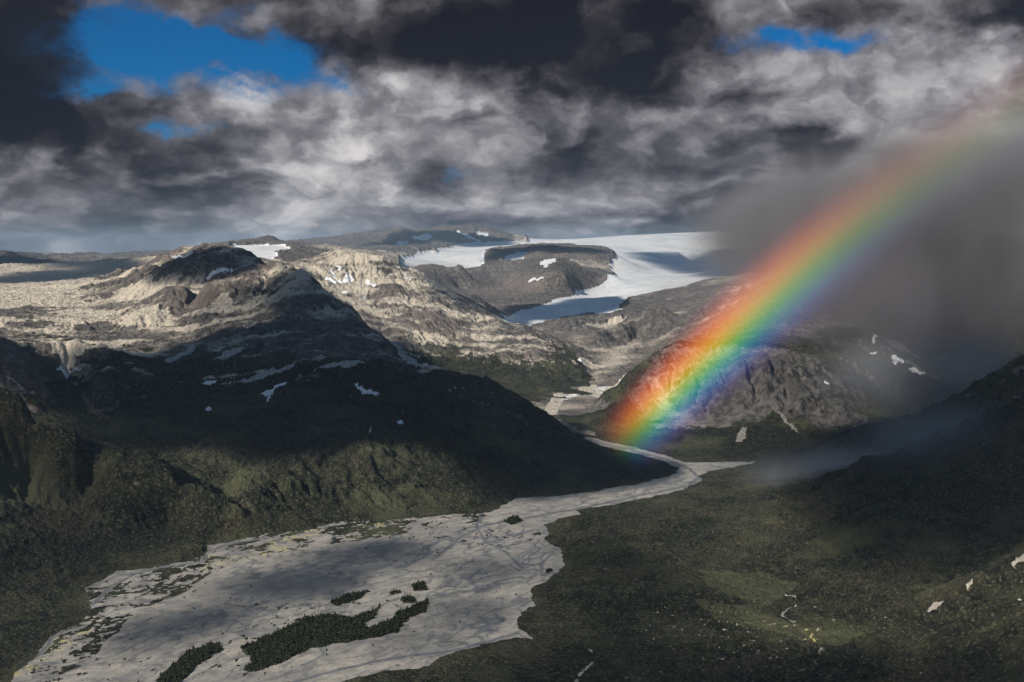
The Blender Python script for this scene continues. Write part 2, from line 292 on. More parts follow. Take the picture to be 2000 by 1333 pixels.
def solve_rbf():
    sm = 0.0015
    D = np.sqrt(((UV[:, None] - UV[None]) ** 2).sum(-1) + sm ** 2)
    A = np.zeros((nP + 3, nP + 3)); A[:nP, :nP] = D - np.eye(nP) * 0.0004
    P = np.column_stack([np.ones(nP), UV]); A[:nP, nP:] = P; A[nP:, :nP] = P.T
    w = np.linalg.solve(A, np.concatenate([PTS[:, 2], np.zeros(3)]))
    return w, sm
W, SM = solve_rbf()
U0, U1, V0, V1 = -1.35, 1.35, math.log(150.), math.log(95000.)
NU, NV = 700, 800
gu, gv = np.linspace(U0, U1, NU), np.linspace(V0, V1, NV)
HC = np.zeros((NU, NV), np.float32); RG = np.zeros((NU, NV), np.int8)
U32, W32 = UV.astype(np.float32), W.astype(np.float32)
for i in range(0, NU):
    d2 = (np.float32(gu[i]) - U32[:, 0]) ** 2
    dd = np.sqrt((gv[:, None].astype(np.float32) - U32[None, :, 1]) ** 2 + d2[None] + SM ** 2)
    RG[i] = PRI[dd.argmin(1)]
    HC[i] = dd @ W32[:nP] + W[nP] + W[nP + 1] * gu[i] + W[nP + 2] * gv
HC = np.where(gv[None] < math.log(30000.), np.maximum(HC, 0), HC)
print('rbf', nP, time.time() - T0)
def Hc(x, y):
    u = np.arctan2(x, y); v = .5 * np.log(x * x + y * y + 1)
    return np.maximum(sample(HC, (u - U0) / (U1 - U0) * (NU - 1), (v - V0) / (V1 - V0) * (NV - 1)), np.where(v < math.log(30000.), 0, -500))

def in_poly(x, y, P):
    r = np.zeros(x.shape, bool)
    P = np.asarray(P, float)
    b = (x > P[:, 0].min()) & (x < P[:, 0].max()) & (y > P[:, 1].min()) & (y < P[:, 1].max())
    idx = np.nonzero(b.ravel())[0]
    if not len(idx): return r
    xx, yy = x.ravel()[idx], y.ravel()[idx]; c = np.zeros(len(idx), bool)
    for (ax, ay), (bx, by) in zip(P, np.roll(P, -1, 0)):
        if ay == by: continue
        t = (yy > min(ay, by)) & (yy <= max(ay, by))
        c[t] ^= xx[t] < ax + (yy[t] - ay) * (bx - ax) / (by - ay)
    rr = r.ravel(); rr[idx] = c
    return rr.reshape(x.shape)
def blur(a, n):
    for ax in (0, 1):
        for _ in range(3):
            c = np.cumsum(np.concatenate([np.repeat(a.take([0], ax), n + 1, ax), a, np.repeat(a.take([-1], ax), n, ax)], ax), ax)
            k = 2 * n + 1
            a = (c.take(range(k, c.shape[ax]), ax) - c.take(range(0, c.shape[ax] - k), ax)) / k
    return a

_lr = np.exp(np.linspace(math.log(1700), math.log(70000), 900))
def hit(px, py, f=None):                         # where the line of sight through a pixel meets the land
    f = f or Hc
    x, y, z = ray(px, py); k = 1 / np.hypot(x, y); out = []
    for a, b, c, q in zip(np.atleast_1d(x), np.atleast_1d(y), np.atleast_1d(z), np.atleast_1d(k)):
        X, Y, Z = a * q * _lr, b * q * _lr, H_CAM + c * q * _lr
        below = np.nonzero(Z < f(X, Y))[0]
        t = below[0] if len(below) else len(_lr) - 1
        out.append((X[t], Y[t], Z[t]))
    return np.array(out)
def trace(P):                                    # outline in pixels -> outline on the land
    P = np.array(P, float); return hit(P[:, 0], P[:, 1])[:, :2]
def far(*p): return [(math.sin(math.radians(a)) * d, math.cos(math.radians(a)) * d) for a, d in p]
ICE_POLYS = [trace(p) for p in (
    [(765,530),(790,505),(815,495),(850,492),(900,478),(960,474),(1030,474),(1180,464),(1390,452),(1550,448),(2300,440),(2300,500),(1700,515),(1560,522),(1450,540),(1400,549),(1340,561),(1290,570),(1240,580),(1215,597),(1222,609),(1160,612),(1100,621),(1040,640),(1005,646),(985,640),(966,619),(1000,612),(1040,601),(1070,592),(1120,577),(1160,562),(1185,549),(1200,537),(1188,520),(1200,500),(1160,486),(1060,481),(1000,485),(965,490),(948,505),(932,526),(870,527),(800,532)],
    [(800,466),(840,461),(850,470),(820,474)],[(885,452),(905,455),(932,470),(938,478),(915,470)],[(770,478),(800,472),(795,482),(772,486)],[(930,457),(960,458),(955,466),(935,464)],
    [(985,508),(1010,498),(1040,492),(1030,502),(1000,515)],[(1050,520),(1085,505),(1090,512),(1060,528)],[(1020,560),(1060,545),(1050,556)],
    [(455,482),(500,478),(560,482),(575,490),(540,496),(480,497),(465,492)])]
ICE_POLYS[0] = np.vstack([ICE_POLYS[0][:7], far((1.2, 44000), (3, 56000), (10, 60000), (20, 60000), (33, 50000)), ICE_POLYS[0][12:]])
def ice0(x, y):
    wx = x + 120 * fbm(x, y, 900, 4, .5, False, 21); wy = y + 120 * fbm(x, y, 900, 4, .5, False, 22)
    r = np.zeros(x.shape, bool)
    for p in ICE_POLYS: r |= in_poly(wx, wy, p)
    return r
_icev = ice0(*[np.exp(gv)[None, :] * f(gu)[:, None] for f in (np.sin, np.cos)]).astype(np.float32)
def ice(x, y):
    u = np.arctan2(x, y); v = .5 * np.log(x * x + y * y + 1)
    return np.clip(sample(_icev, (u - U0) / (U1 - U0) * (NU - 1), (v - V0) / (V1 - V0) * (NV - 1)), 0, 1)
def rough_far(x, y): return 1 - .97 * ice(x, y)

# ------------------------------------------------------------------ running water carves the mountains
EX0, EX1, EY0, EY1, CS = -6200., 6200., 1900., 12600., 14.
ex = np.arange(EX0, EX1, CS); ey = np.arange(EY0, EY1, CS)
EX, EY = np.meshgrid(ex, ey, indexing='ij'); EX = EX.astype(np.float32); EY = EY.astype(np.float32)
h0 = Hc(EX, EY).astype(np.float32)
ing = in_poly(EX, EY, G_XY).astype(np.float32)
flat = np.clip(blur(ing, 4) * 2, 0, 1)
h0 *= (1 - flat)
mt = sstep(25, 160, h0) * (1 - flat) * (1 - blur(ice(EX, EY), 3))
gxx, gyy = np.gradient(blur(h0, 6), CS); steep = np.hypot(gxx, gyy)
mt = mt * (1 - .5 * sstep(-1100, -1500, EX) * sstep(4300, 4000, EY))
mt2 = sstep(.05, .35, steep) * (1 - .55 * sstep(-1300, -1700, EX) * sstep(4300, 4000, EY))
CLIFF = trace([(1240,770),(1290,700),(1340,690),(1480,685),(1560,705),(1700,780),(1690,840),(1560,830),(1480,810),(1340,840),(1230,840)])
clm = blur(in_poly(EX, EY, CLIFF).astype(np.float32), 5)
prox = np.clip(blur(ing, 10) * 2.2, 0, 1)
wz = h0 / 55 + 1.3 * fbm(EX, EY, 1100, 4, .5, False, 4)
h = h0 + mt * (26 * fbm(EX, EY, 1000, 6, .55, True, 1) - 8 + mt2 * 30 * fbm(EX, EY, 380, 5, .55, True, 2)) + (1 - flat) * 3 * fbm(EX, EY, 260, 4, .5, False, 3)
h -= clm * 70 * (1 - np.abs(fbm(EX + 40 * fbm(EX, EY, 200, 3), EY * .22, 190, 4, .5, True, 14)))
h += mt * sstep(60, 200, h0) * 11 * (np.sin(2 * np.pi * wz) * .6 - np.sin(4 * np.pi * wz) * .25) * np.clip(.6 + 2 * fbm(EX, EY, 1500, 3, .5, False, 6), 0, 1.3)
h = h.astype(np.float32)
flow = np.zeros(h.size, np.float32)
def erode(h, nb, n, steps):
    global flow
    n0, n1 = h.shape
    hf = h.ravel().copy()
    for b in range(nb):
        px = rng.random(n).astype(np.float32) * (n0 - 4) + 1; py = rng.random(n).astype(np.float32) * (n1 - 4) + 1
        dx = np.zeros(n, np.float32); dy = np.zeros(n, np.float32); sed = np.zeros(n, np.float32); vel = np.ones(n, np.float32); wat = np.ones(n, np.float32)
        for s in range(steps):
            i = px.astype(np.int32); j = py.astype(np.int32); k = i * n1 + j
            a = px - i; c = py - j
            h00, h10, h01, h11 = hf[k], hf[k + n1], hf[k + 1], hf[k + n1 + 1]
            gx = (h10 - h00) * (1 - c) + (h11 - h01) * c; gy = (h01 - h00) * (1 - a) + (h11 - h10) * a
            ho = h00 * (1 - a) * (1 - c) + h10 * a * (1 - c) + h01 * (1 - a) * c + h11 * a * c
            dx = dx * .35 - gx * .65; dy = dy * .35 - gy * .65
            l = np.hypot(dx, dy) + 1e-6; ux, uy = dx / l, dy / l
            qx, qy = px + ux, py + uy
            ok = (qx > 1) & (qx < n0 - 3) & (qy > 1) & (qy < n1 - 3)
            if not ok.all():
                px, py, dx, dy, sed, vel, wat, qx, qy, k, a, c, ho = [t[ok] for t in (px, py, dx, dy, sed, vel, wat, qx, qy, k, a, c, ho)]
            i2 = qx.astype(np.int32); j2 = qy.astype(np.int32); k2 = i2 * n1 + j2; a2 = qx - i2; c2 = qy - j2
            hn = hf[k2] * (1 - a2) * (1 - c2) + hf[k2 + n1] * a2 * (1 - c2) + hf[k2 + 1] * (1 - a2) * c2 + hf[k2 + n1 + 1] * a2 * c2
            dh = hn - ho
            cap = np.maximum(-dh, .02) * vel * wat * 1.7
            dep = np.where(dh > 0, np.minimum(dh, sed), np.where(sed > cap, (sed - cap) * .12, -np.minimum((cap - sed) * .22, -dh * .6 + 1e-4)))
            dep = np.clip(dep, -1.6, 1.6)
            sed = sed - dep
            for off, w in ((0, (1 - a) * (1 - c)), (n1, a * (1 - c)), (1, (1 - a) * c), (n1 + 1, a * c)):
                hf += np.bincount(k + off, dep * w, hf.size).astype(np.float32)
            flow += np.bincount(k, wat, hf.size).astype(np.float32)
            vel = np.sqrt(np.maximum(vel * vel - dh * .35, .05)); vel = np.minimum(vel, 4); wat = wat * .985
            px, py = qx, qy
    return hf.reshape(h.shape)
h = erode(h, 5, 60000, 60)
h += (blur(h, 1) - h) * .25
flow = flow.reshape(h.shape)
FLOW = np.log1p(blur(flow, 1)).astype(np.float32)
h = h0 + (h - h0) * (1 - prox)
CLM = clm
DELTA = ((h - Hc(EX, EY))).astype(np.float32)
print('erode', time.time() - T0, 'flow', FLOW.min(), FLOW.max(), FLOW.mean())
def egrid(g, x, y): return sample(g, (x - EX0) / CS, (y - EY0) / CS)
def ewin(x, y): return sstep(0, 500, x - EX0 - 60) * sstep(0, 500, EX1 - x - 60) * sstep(0, 250, y - EY0 - 60) * sstep(0, 1500, EY1 - y - 60)
ICEX = at_z(np.array([1000]), np.array([600]), 250)
def H(x, y, fine=True):
    b = Hc(x, y); w = ewin(x, y); d = np.hypot(x, y)
    # far country: broad relief growing with distance, the ice stays smooth
    s = sstep(9000, 16000, d) * sstep(350, 500, b)
    far = (1 - w) * ((14 + 75 * s * np.clip(d / 17000, 1, 3)) * fbm(x, y, 1700, 8, .56, True, 5)) * rough_far(x, y)
    out = b + w * egrid(DELTA, x, y) + far
    if fine:
        r = sstep(6, 40, out) * (1 - ice(x, y))
        rk = 1 - .45 * (out < 60)
        out = out + r * rk * (15.0 * fbm(x, y, 85, 5, .65, True, 8) - 4 + 15 * np.clip(fbm(x, y, 240, 5, .6, False, 10) * 2, -1, 1)) + sstep(.5, 10, out) * (.8 * fbm(x, y, 30, 3, .6, False, 9) + (1 - ice(x, y)) * 5.0 * fbm(x, y, 42, 4, .65, True, 11))
    return np.where(d < 28000, np.maximum(out, 0), out) - np.clip(d - 24000, 0, None) ** 2 / 12742000. * 1.9       # the earth curves away
# ------------------------------------------------------------------ ground material
def ground_material():
    m = bpy.data.materials.new('ground'); m.use_nodes = True
    nt = m.node_tree; nt.nodes.clear(); n = N(nt)
    geo = n.new('ShaderNodeNewGeometry'); pos = geo.outputs['Position']
    def att(name):
        a = n.new('ShaderNodeAttribute', attribute_name=name); return a
    A = att('cover'); sep = n.new('ShaderNodeSeparateColor'); nt.links.new(A.outputs['Color'], sep.inputs[0])
    gravel, snow, veg = sep.outputs[0], sep.outputs[1], sep.outputs[2]
    B = att('detail'); sb = n.new('ShaderNodeSeparateColor'); nt.links.new(B.outputs['Color'], sb.inputs[0])
    tan, water, lichen = sb.outputs[0], sb.outputs[1], sb.outputs[2]
    n1 = n.noise(pos, 1 / 260, 8, .6); n2 = n.noise(pos, 1 / 45, 6, .6); n3 = n.noise(pos, 1 / 9, 3, .6); n4 = n.noise(pos, 1 / 1200, 5, .6)
    # vegetation: dark alder and spruce, olive heath, tawny grass
    v = n.mix(n.ramp(n2, .44, .56), (.005, .007, .0045), (.026, .033, .017))
    v = n.mix(n.m('MULTIPLY', n.ramp(n1, .50, .60), .8), v, (.048, .045, .028))
    v = n.mix(n.m('MULTIPLY', n.ramp(n1, .47, .38), .6), v, (.011, .014, .008))
    v = n.mix(n.m('MULTIPLY', n.ramp(n3, .55, .62), .75), v, (.105, .098, .070))
    v = n.mix(n.m('MULTIPLY', n.ramp(n3, .48, .36), .6), v, (.007, .009, .006))
    v = n.mix(n.m('MULTIPLY', lichen, .85), v, (.088, .094, .052))
    # rock: dark brown-grey to pale tuff
    r = n.mix(n.ramp(n2, .35, .65), (.055, .052, .052), (.17, .161, .152))
    r = n.mix(n.m('MULTIPLY', n.ramp(n1, .47, .58), .55), r, (.070, .063, .063))
    r = n.mix(n.m('MULTIPLY', n.ramp(n4, .50, .60), .45), r, (.20, .165, .15))
    r = n.mix(n.ramp(n.m('ADD', tan, n.m('MULTIPLY', n.m('SUBTRACT', n1, .5), .9)), .25, .8), r, (.53, .48, .405))
    r = n.mix(n.m('MULTIPLY', n.ramp(n3, .5, .75), .35), r, (.10, .085, .075))
    # river gravel, wet silt, braided water
    g = n.mix(n.ramp(n2, .3, .7), (.225, .219, .207), (.37, .35, .318))
    g = n.mix(n.m('MULTIPLY', n.ramp(n1, .47, .60), .6), g, (.19, .19, .19))
    g = n.mix(n.m('MULTIPLY', n.ramp(n3, .45, .7), .6), g, (.19, .18, .165))
    yl = n.m('MULTIPLY', lichen, n.ramp(n2, .45, .6))
    g = n.mix(yl, g, (.40, .36, .14))
    wt = n.mix(n.ramp(n2, .35, .65), (.085, .092, .105), (.15, .16, .175))
    g = n.mix(water, g, wt)
    s = n.mix(n.ramp(n2, .3, .75), (.74, .75, .77), (.58, .60, .63))
    s = n.mix(n.m('MULTIPLY', n.ramp(n1, .5, .75), .35), s, (.50, .46, .40))
    s = n.mix(n.m('MULTIPLY', n.ramp(n4, .42, .62), .55), s, (.40, .46, .52))
    s = n.mix(n.m('MULTIPLY', n.ramp(n.noise(n.vm('MULTIPLY', pos, (1, .35, 1)), 1 / 150, 8, .7), .5, .7), .5), s, (.34, .37, .41))
    vm = n.ramp(n.m('ADD', veg, n.m('MULTIPLY', n.m('SUBTRACT', n2, .5), .8)), .42, .58)
    c = n.mix(vm, r, v)
    gm = n.ramp(n.m('ADD', gravel, n.m('MULTIPLY', n.m('SUBTRACT', n3, .5), .5)), .42, .58)
    c = n.mix(gm, c, g)
    sm = n.ramp(n.m('ADD', snow, n.m('MULTIPLY', n.m('SUBTRACT', n2, .5), .5)), .44, .56)
    c = n.mix(sm, c, s)
    bs = n.new('ShaderNodeBsdfPrincipled'); nt.links.new(c, bs.inputs['Base Color'])
    rough = n.m('SUBTRACT', .95, n.m('MULTIPLY', n.m('MULTIPLY', water, gm), .6)); nt.links.new(rough, bs.inputs['Roughness'])
    bs.inputs['Specular IOR Level'].default_value = .25
    bh = n.m('ADD', n.m('MULTIPLY', n.noise(pos, 1 / 34, 7, .70), 26.0), n.m('MULTIPLY', n3, 3.5))
    bh = n.m('MULTIPLY', bh, n.m('SUBTRACT', 1, n.m('MULTIPLY', n.m('MAXIMUM', gm, sm), .93)))
    bp = n.new('ShaderNodeBump'); bp.inputs['Strength'].default_value = 1.0; bp.inputs['Distance'].default_value = 1.0
    nt.links.new(bh, bp.inputs['Height']); nt.links.new(bp.outputs[0], bs.inputs['Normal'])
    o = n.new('ShaderNodeOutputMaterial'); nt.links.new(bs.outputs[0], o.inputs[0])
    return m
GROUND = ground_material()

# ------------------------------------------------------------------ the land as one fine sheet, cut into its mountains, flats and ice

Q = 1.0
def spaced(parts):
    out = []
    for a, b, n in parts: out.append(np.linspace(a, b, max(2, int(n * Q)), endpoint=False))
    return np.concatenate(out + [[parts[-1][1]]])
R = math.radians
uu = spaced([(R(-76), R(-30), 110), (R(-30), R(30), 1750), (R(30), R(76), 110)])
vv = spaced([(math.log(200), math.log(2050), 60), (math.log(2050), math.log(10500), 1250), (math.log(10500), math.log(22000), 260), (math.log(22000), math.log(90000), 200)])
UU, VV = np.meshgrid(uu, vv, indexing='ij')
RR = np.exp(VV); X = (RR * np.sin(UU)).astype(np.float32); Y = (RR * np.cos(UU)).astype(np.float32)
Z = H(X, Y).astype(np.float32)
print('heights', time.time() - T0)
_wu = .006 * fbm(X / RR * 4000, VV * 4000, 60, 4, .6, False, 91); _wv = .006 * fbm(X / RR * 4000, VV * 4000, 60, 4, .6, False, 92)
gi = np.clip(np.round((UU + _wu - U0) / (U1 - U0) * (NU - 1)), 0, NU - 1).astype(int); gj = np.clip(np.round((VV + _wv - V0) / (V1 - V0) * (NV - 1)), 0, NV - 1).astype(int)
REGV = RG[gi, gj]
ICE = ice(X, Y) * (np.hypot(X, Y) > 9000)
Xs, Ys = X + 26 * fbm(X, Y, 120, 5, .62, False, 31), Y + 34 * fbm(X, Y, 120, 5, .62, False, 32)
GR = in_poly(Xs, Ys, G_XY).astype(np.float32)
W_E = ewin(X, Y); FL = np.clip((egrid(FLOW, X, Y) - 1.6) / 3.4, 0, 1) * W_E
def slope(X, Y, Z):
    e1 = np.stack([np.gradient(t, axis=0) for t in (X, Y, Z)]); e2 = np.stack([np.gradient(t, axis=1) for t in (X, Y, Z)])
    nx = e1[1] * e2[2] - e1[2] * e2[1]; ny = e1[2] * e2[0] - e1[0] * e2[2]; nz = e1[0] * e2[1] - e1[1] * e2[0]
    return np.abs(nz) / np.sqrt(nx * nx + ny * ny + nz * nz + 1e-9)
SL = slope(X, Y, Z)                                  # 1 = level
def isreg(*names): return np.isin(REGV, [RNAMES.index(a) for a in names])
big = fbm(X, Y, 700, 5, .55, False, 41); med = fbm(X, Y, 150, 5, .6, False, 42)
lim = np.full(X.shape, 330.)
lim[isreg('dark_mountain')] = 430; lim[isreg('plateau')] = 330; lim[isreg('craggy_mountain')] = 230
lim[isreg('moraine', 'mesa', 'misty_hills')] = -200; lim[isreg('ice_cap', 'far_mountain', 'far_hills')] = -400
lim[isreg('cliff_mountain')] = 420; lim[isreg('near_hill')] = 900; lim[isreg('spur', 'right_mountain')] = 700; lim[isreg('valley_floor', 'near_slope', 'river_flat')] = 900
lim = np.minimum(lim, 20000 - 1.0 * np.hypot(X, Y))
VEG = np.clip(.5 + (lim - Z) / 260 + big * .55 + med * .35 - sstep(.80, .50, SL) * .9 - FL * .15, 0, 1)
VEG = np.clip(VEG - isreg('dark_mountain', 'plateau') * np.clip(fbm(X * .3 + .12 * Y, Y - .2 * X, 190, 6, .6, False, 44) * 3 - .35, 0, 1) * sstep(230, 420, Z), 0, 1)
VEG = np.clip(VEG - isreg('right_mountain', 'spur', 'near_hill') * np.clip(fbm(X, Y + Z, 130, 5, .62, False, 45) * 4 - 1.35, 0, 1) * sstep(80, 200, Z), 0, 1)
VEG = np.where(isreg('river_flat'), np.clip(VEG, .9, 1), VEG)
STK = fbm(X * .3 + .12 * Y, Y - .2 * X, 190, 6, .6, False, 44)
TAN = np.clip(.16 + big * .5 + STK * isreg('dark_mountain', 'plateau', 'craggy_mountain') * 1.5 + sstep(350, 650, Z) * .35 + FL * .4 - sstep(.8, .6, SL) * .35 + isreg('plateau') * .62 - isreg('moraine') * .02 + isreg('craggy_mountain') * .28 - isreg('cliff_mountain') * .15 - isreg('mesa', 'far_mountain') * .55 - isreg('far_hills') * .3 - isreg('craggy_mountain', 'dark_mountain') * .08, 0, 1)
WAT = np.zeros_like(X); LIC = np.clip(fbm(X, Y, 320, 5, .55, False, 43) * 2.6 - .15 + .5 * isreg('valley_floor', 'near_slope') * sstep(600, 1100, X) * (fbm(X, Y, 120, 5, .62, False, 46) > -.05), 0, 1) * (Z < 260)
# --- gravel: braided channels, side streams, scrub and yellow lichen; ice streaks in the moraine
def zp(P): P = np.array(P, float); return at_z(P[:, 0], P[:, 1], 0)[:, :2]
AX = zp([(1345,925),(1250,960),(1120,995),(980,1045),(800,1120),(560,1200),(250,1290),(-100,1400)])
gsel = np.nonzero(((GR > 0) & (np.abs(UU) < .6)).ravel())[0]
gx, gy = X.ravel()[gsel], Y.ravel()[gsel]
gx2 = gx + 40 * fbm(gx, gy, 260, 4, .55, False, 51) ; gy2 = gy + 40 * fbm(gx, gy, 260, 4, .55, False, 52)
best = np.full(gx.shape, 1e9); S_ = np.zeros_like(gx); T_ = np.zeros_like(gx); acc = 0.
for a, b in zip(AX[:-1], AX[1:]):
    d = b - a; ll = np.hypot(*d); d = d / ll
    t = np.clip((gx2 - a[0]) * d[0] + (gy2 - a[1]) * d[1], 0, ll)
    qx, qy = gx2 - a[0] - d[0] * t, gy2 - a[1] - d[1] * t
    r = np.hypot(qx, qy); m = r < best
    best[m] = r[m]; S_[m] = (acc + t)[m]; T_[m] = (np.sign(qx * d[1] - qy * d[0]) * r)[m]; acc += ll
def chan(wt, ws, width, seed, oc=3):
    n = fbm(T_ * ws / wt, S_, ws, oc, .5, False, seed)
    return np.clip(1.2 - np.abs(n) / width, 0, 1)
ch = np.maximum(chan(260, 620, .030, 53, 4), .95 * chan(150, 330, .042, 54, 4)); ch = np.maximum(ch, .8 * chan(80, 150, .065, 55, 4)); 
damp = np.clip(.5 + 1.6 * fbm(T_, S_ * .45, 420, 4, .55, False, 56), 0, 1)
wat = np.clip(ch * (.6 + .4 * damp) + .30 * np.clip(damp - .45, 0, 1), 0, 1)
scrub = np.zeros(gx.shape, bool)
BAND = zp([(60,1310),(100,1240),(170,1145),(330,1095),(400,1078),(560,1035),(900,1000),(960,1000),(930,1020),(850,1032),(700,1055),(560,1075),(470,1090),(400,1130),(260,1205),(180,1290),(100,1330)])
inb = in_poly(gx2, gy2, BAND)
p1 = fbm(T_, S_ * .5, 48, 5, .65, False, 57); p2 = fbm(gx, gy, 300, 3, .5, False, 58)
hi0 = fbm(gx, gy, 18, 3, .65, False, 67)
sscr = inb * np.clip(.5 + 5 * (p1 + .5 * p2 + .45 * hi0 - .03), 0, 1)
sscr = np.maximum(sscr, np.clip(.5 + 6 * (fbm(gx, gy * .6, 26, 4, .65, False, 59) + .3 * fbm(gx, gy, 500, 2, .5, False, 60) - .44), 0, 1))
YB = zp([(390,1130),(420,1080),(560,1040),(800,1015),(900,1008),(820,1035),(640,1060),(480,1090)]); yb = in_poly(gx2, gy2, YB) | in_poly(gx2, gy2, zp([(10,1330),(60,1270),(140,1220),(180,1230),(90,1300)]))
lic = np.clip(fbm(T_, S_ * .4, 130, 4, .55, False, 61) * 2.5 + .25, 0, 1) * yb
ISLES = [zp(p) for p in ([(475,1310),(492,1285),(468,1266),(560,1225),(600,1205),(650,1200),(690,1205),(725,1192),(748,1180),(735,1203),(705,1222),(722,1226),(760,1212),(775,1196),(836,1171),(834,1195),(800,1205),(775,1236),(700,1252),(610,1265),(560,1290),(500,1312)],
  [(290,1345),(320,1310),(370,1270),(430,1254),(434,1270),(385,1300),(345,1345)], [(646,1176),(680,1160),(722,1154),(705,1170),(660,1184)], [(803,1141),(830,1137),(834,1153),(808,1156)], [(782,1168),(810,1166),(814,1177),(788,1178)],
  [(984,1020),(996,1010),(1012,1009),(1022,1020),(1000,1025)], [(1062,1117),(1070,1110),(1080,1112),(1072,1121)], [(760,1158),(780,1151),(782,1157),(765,1163)])]
isl = np.zeros(gx.shape, bool)
for p in ISLES: isl |= in_poly(gx + 16 * fbm(gx, gy, 50, 5, .65), gy + 24 * fbm(gx, gy, 50, 5, .65, seed=3), p)
def stream(P, width, xx=None, yy=None, wob=9.):
    P = np.asarray(P); xx = gx if xx is None else xx; yy = gy if yy is None else yy
    xw = xx + wob * fbm(xx, yy, 60, 3, .5, False, 62); yw = yy + wob * fbm(xx, yy, 60, 3, .5, False, 63); r = np.full(xx.shape, 1e9, np.float32)
    for a, b in zip(P[:-1], P[1:]):
        d = b - a; t = np.clip(((xw - a[0]) * d[0] + (yw - a[1]) * d[1]) / (d @ d), 0, 1)
        r = np.minimum(r, np.hypot(xw - a[0] - t * d[0], yw - a[1] - t * d[1]))
    return np.clip(1.5 - r / width, 0, 1)
stm = np.maximum.reduce([stream(zp([(520,1050),(441,1065),(405,1078),(395,1098),(330,1105),(262,1122),(225,1142),(200,1162),(172,1190),(150,1215),(105,1240),(95,1262),(60,1290),(20,1310)]), 7), stream(zp([(1010,1238),(904,1267),(854,1276),(774,1285),(683,1303),(600,1325),(450,1380)]), 7),
  stream(zp([(622,1263),(632,1275),(615,1290),(590,1300)]), 4), stream(zp([(940,1010),(930,1030),(950,1060),(990,1080),(1020,1110),(1060,1100),(1080,1080)]), 6), stream(zp([(1362,935),(1345,950),(1250,968),(1150,990),(1040,1010),(950,1025),(900,1050),(850,1090)]), 9), stream(zp([(1160,866),(1230,881),(1300,898),(1345,915),(1370,938)]), 8)])
wat = np.maximum(wat, stm)
hi = fbm(gx, gy, 16, 3, .6, False, 67)
g = 1 - sscr * (stm < .3); g[isl] = 0
GR.ravel()[gsel] = g; WAT.ravel()[gsel] = wat; LIC.ravel()[gsel] = lic
VEG.ravel()[gsel] = 1
# little gravel scars and creeks in the woods on the right, and pale bare ground in the near corner
wsel = np.nonzero((isreg('valley_floor', 'near_slope') & (GR < .5) & (np.abs(UU) < .6)).ravel())[0]
wx_, wy_ = X.ravel()[wsel], Y.ravel()[wsel]
def tz(P, z): P = np.array(P, float); return at_z(P[:, 0], P[:, 1], z)[:, :2]
st2 = np.maximum.reduce([stream(tz([(1143,1265),(1169,1281),(1154,1299),(1136,1317),(1125,1340)], 12), 3.5, wx_, wy_), stream(tz([(1030,1240),(1042,1250),(1055,1256)], 8), 4, wx_, wy_), stream(tz([(1535,1163),(1565,1178),(1545,1190),(1528,1205),(1560,1222),(1600,1232),(1585,1250),(1605,1272),(1600,1290)], 40), 2.6, wx_, wy_), stream(tz([(1720,1153),(1760,1150),(1810,1146)], 60), 3, wx_, wy_)])
brk = fbm(wx_, wy_, 70, 3, .6, False, 64) > -.12
scar = np.clip(.5 + 7 * (fbm(wx_ * .8, wy_, 17, 4, .65, False, 65) + .18 * fbm(wx_, wy_, 420, 3, .5, False, 66) + .14 * in_poly(wx_, wy_, tz([(1180,1400),(1230,1200),(1340,1140),(1450,1180),(1600,1250),(1640,1400)], 35)) - .50), 0, 1)
GR.ravel()[wsel] = np.maximum(GR.ravel()[wsel], np.where(st2 * brk > .4, 1, scar))
mead = in_poly(wx_ + 25 * fbm(wx_, wy_, 90, 4), wy_ + 25 * fbm(wx_, wy_, 90, 4, seed=5), tz([(1370,1108),(1450,1120),(1480,1118),(1560,1145),(1500,1180),(1440,1160),(1380,1140)], 42)) | in_poly(wx_ + 25 * fbm(wx_, wy_, 90, 4), wy_, tz([(1350,1160),(1450,1175),(1560,1230),(1640,1240),(1700,1265),(1640,1275),(1520,1240),(1400,1200)], 42))
LIC.ravel()[wsel] = np.clip(LIC.ravel()[wsel] * .6 + mead * .7, 0, 1)
# ice streaks in the rubble of the valley
for P, k in (([(1028,655),(1062,667),(1097,688),(1085,692),(1048,674)], .62), ([(1108,698),(1140,705),(1192,722),(1165,727),(1128,713)], .52), ([(1030,792),(1080,770),(1150,757),(1200,755),(1222,735),(1238,742),(1215,768),(1150,778),(1100,788),(1050,803)], .56), ([(1120,640),(1200,625),(1240,615),(1235,620),(1150,640)], .45)):
    q = trace(P); m = in_poly(X + 25 * big, Y + 60 * med, q); m &= isreg('moraine'); ICE = np.where(m, np.maximum(ICE, k - .13 + .5 * med), ICE); TAN = np.where(m, 1, TAN)
m = egrid(CLM, X, Y) * W_E; VEG = np.clip(VEG - m * 1.3 * np.clip(.65 + big + med, 0, 1), 0, 1)
TAN = np.clip(TAN + m * .22, 0, 1)

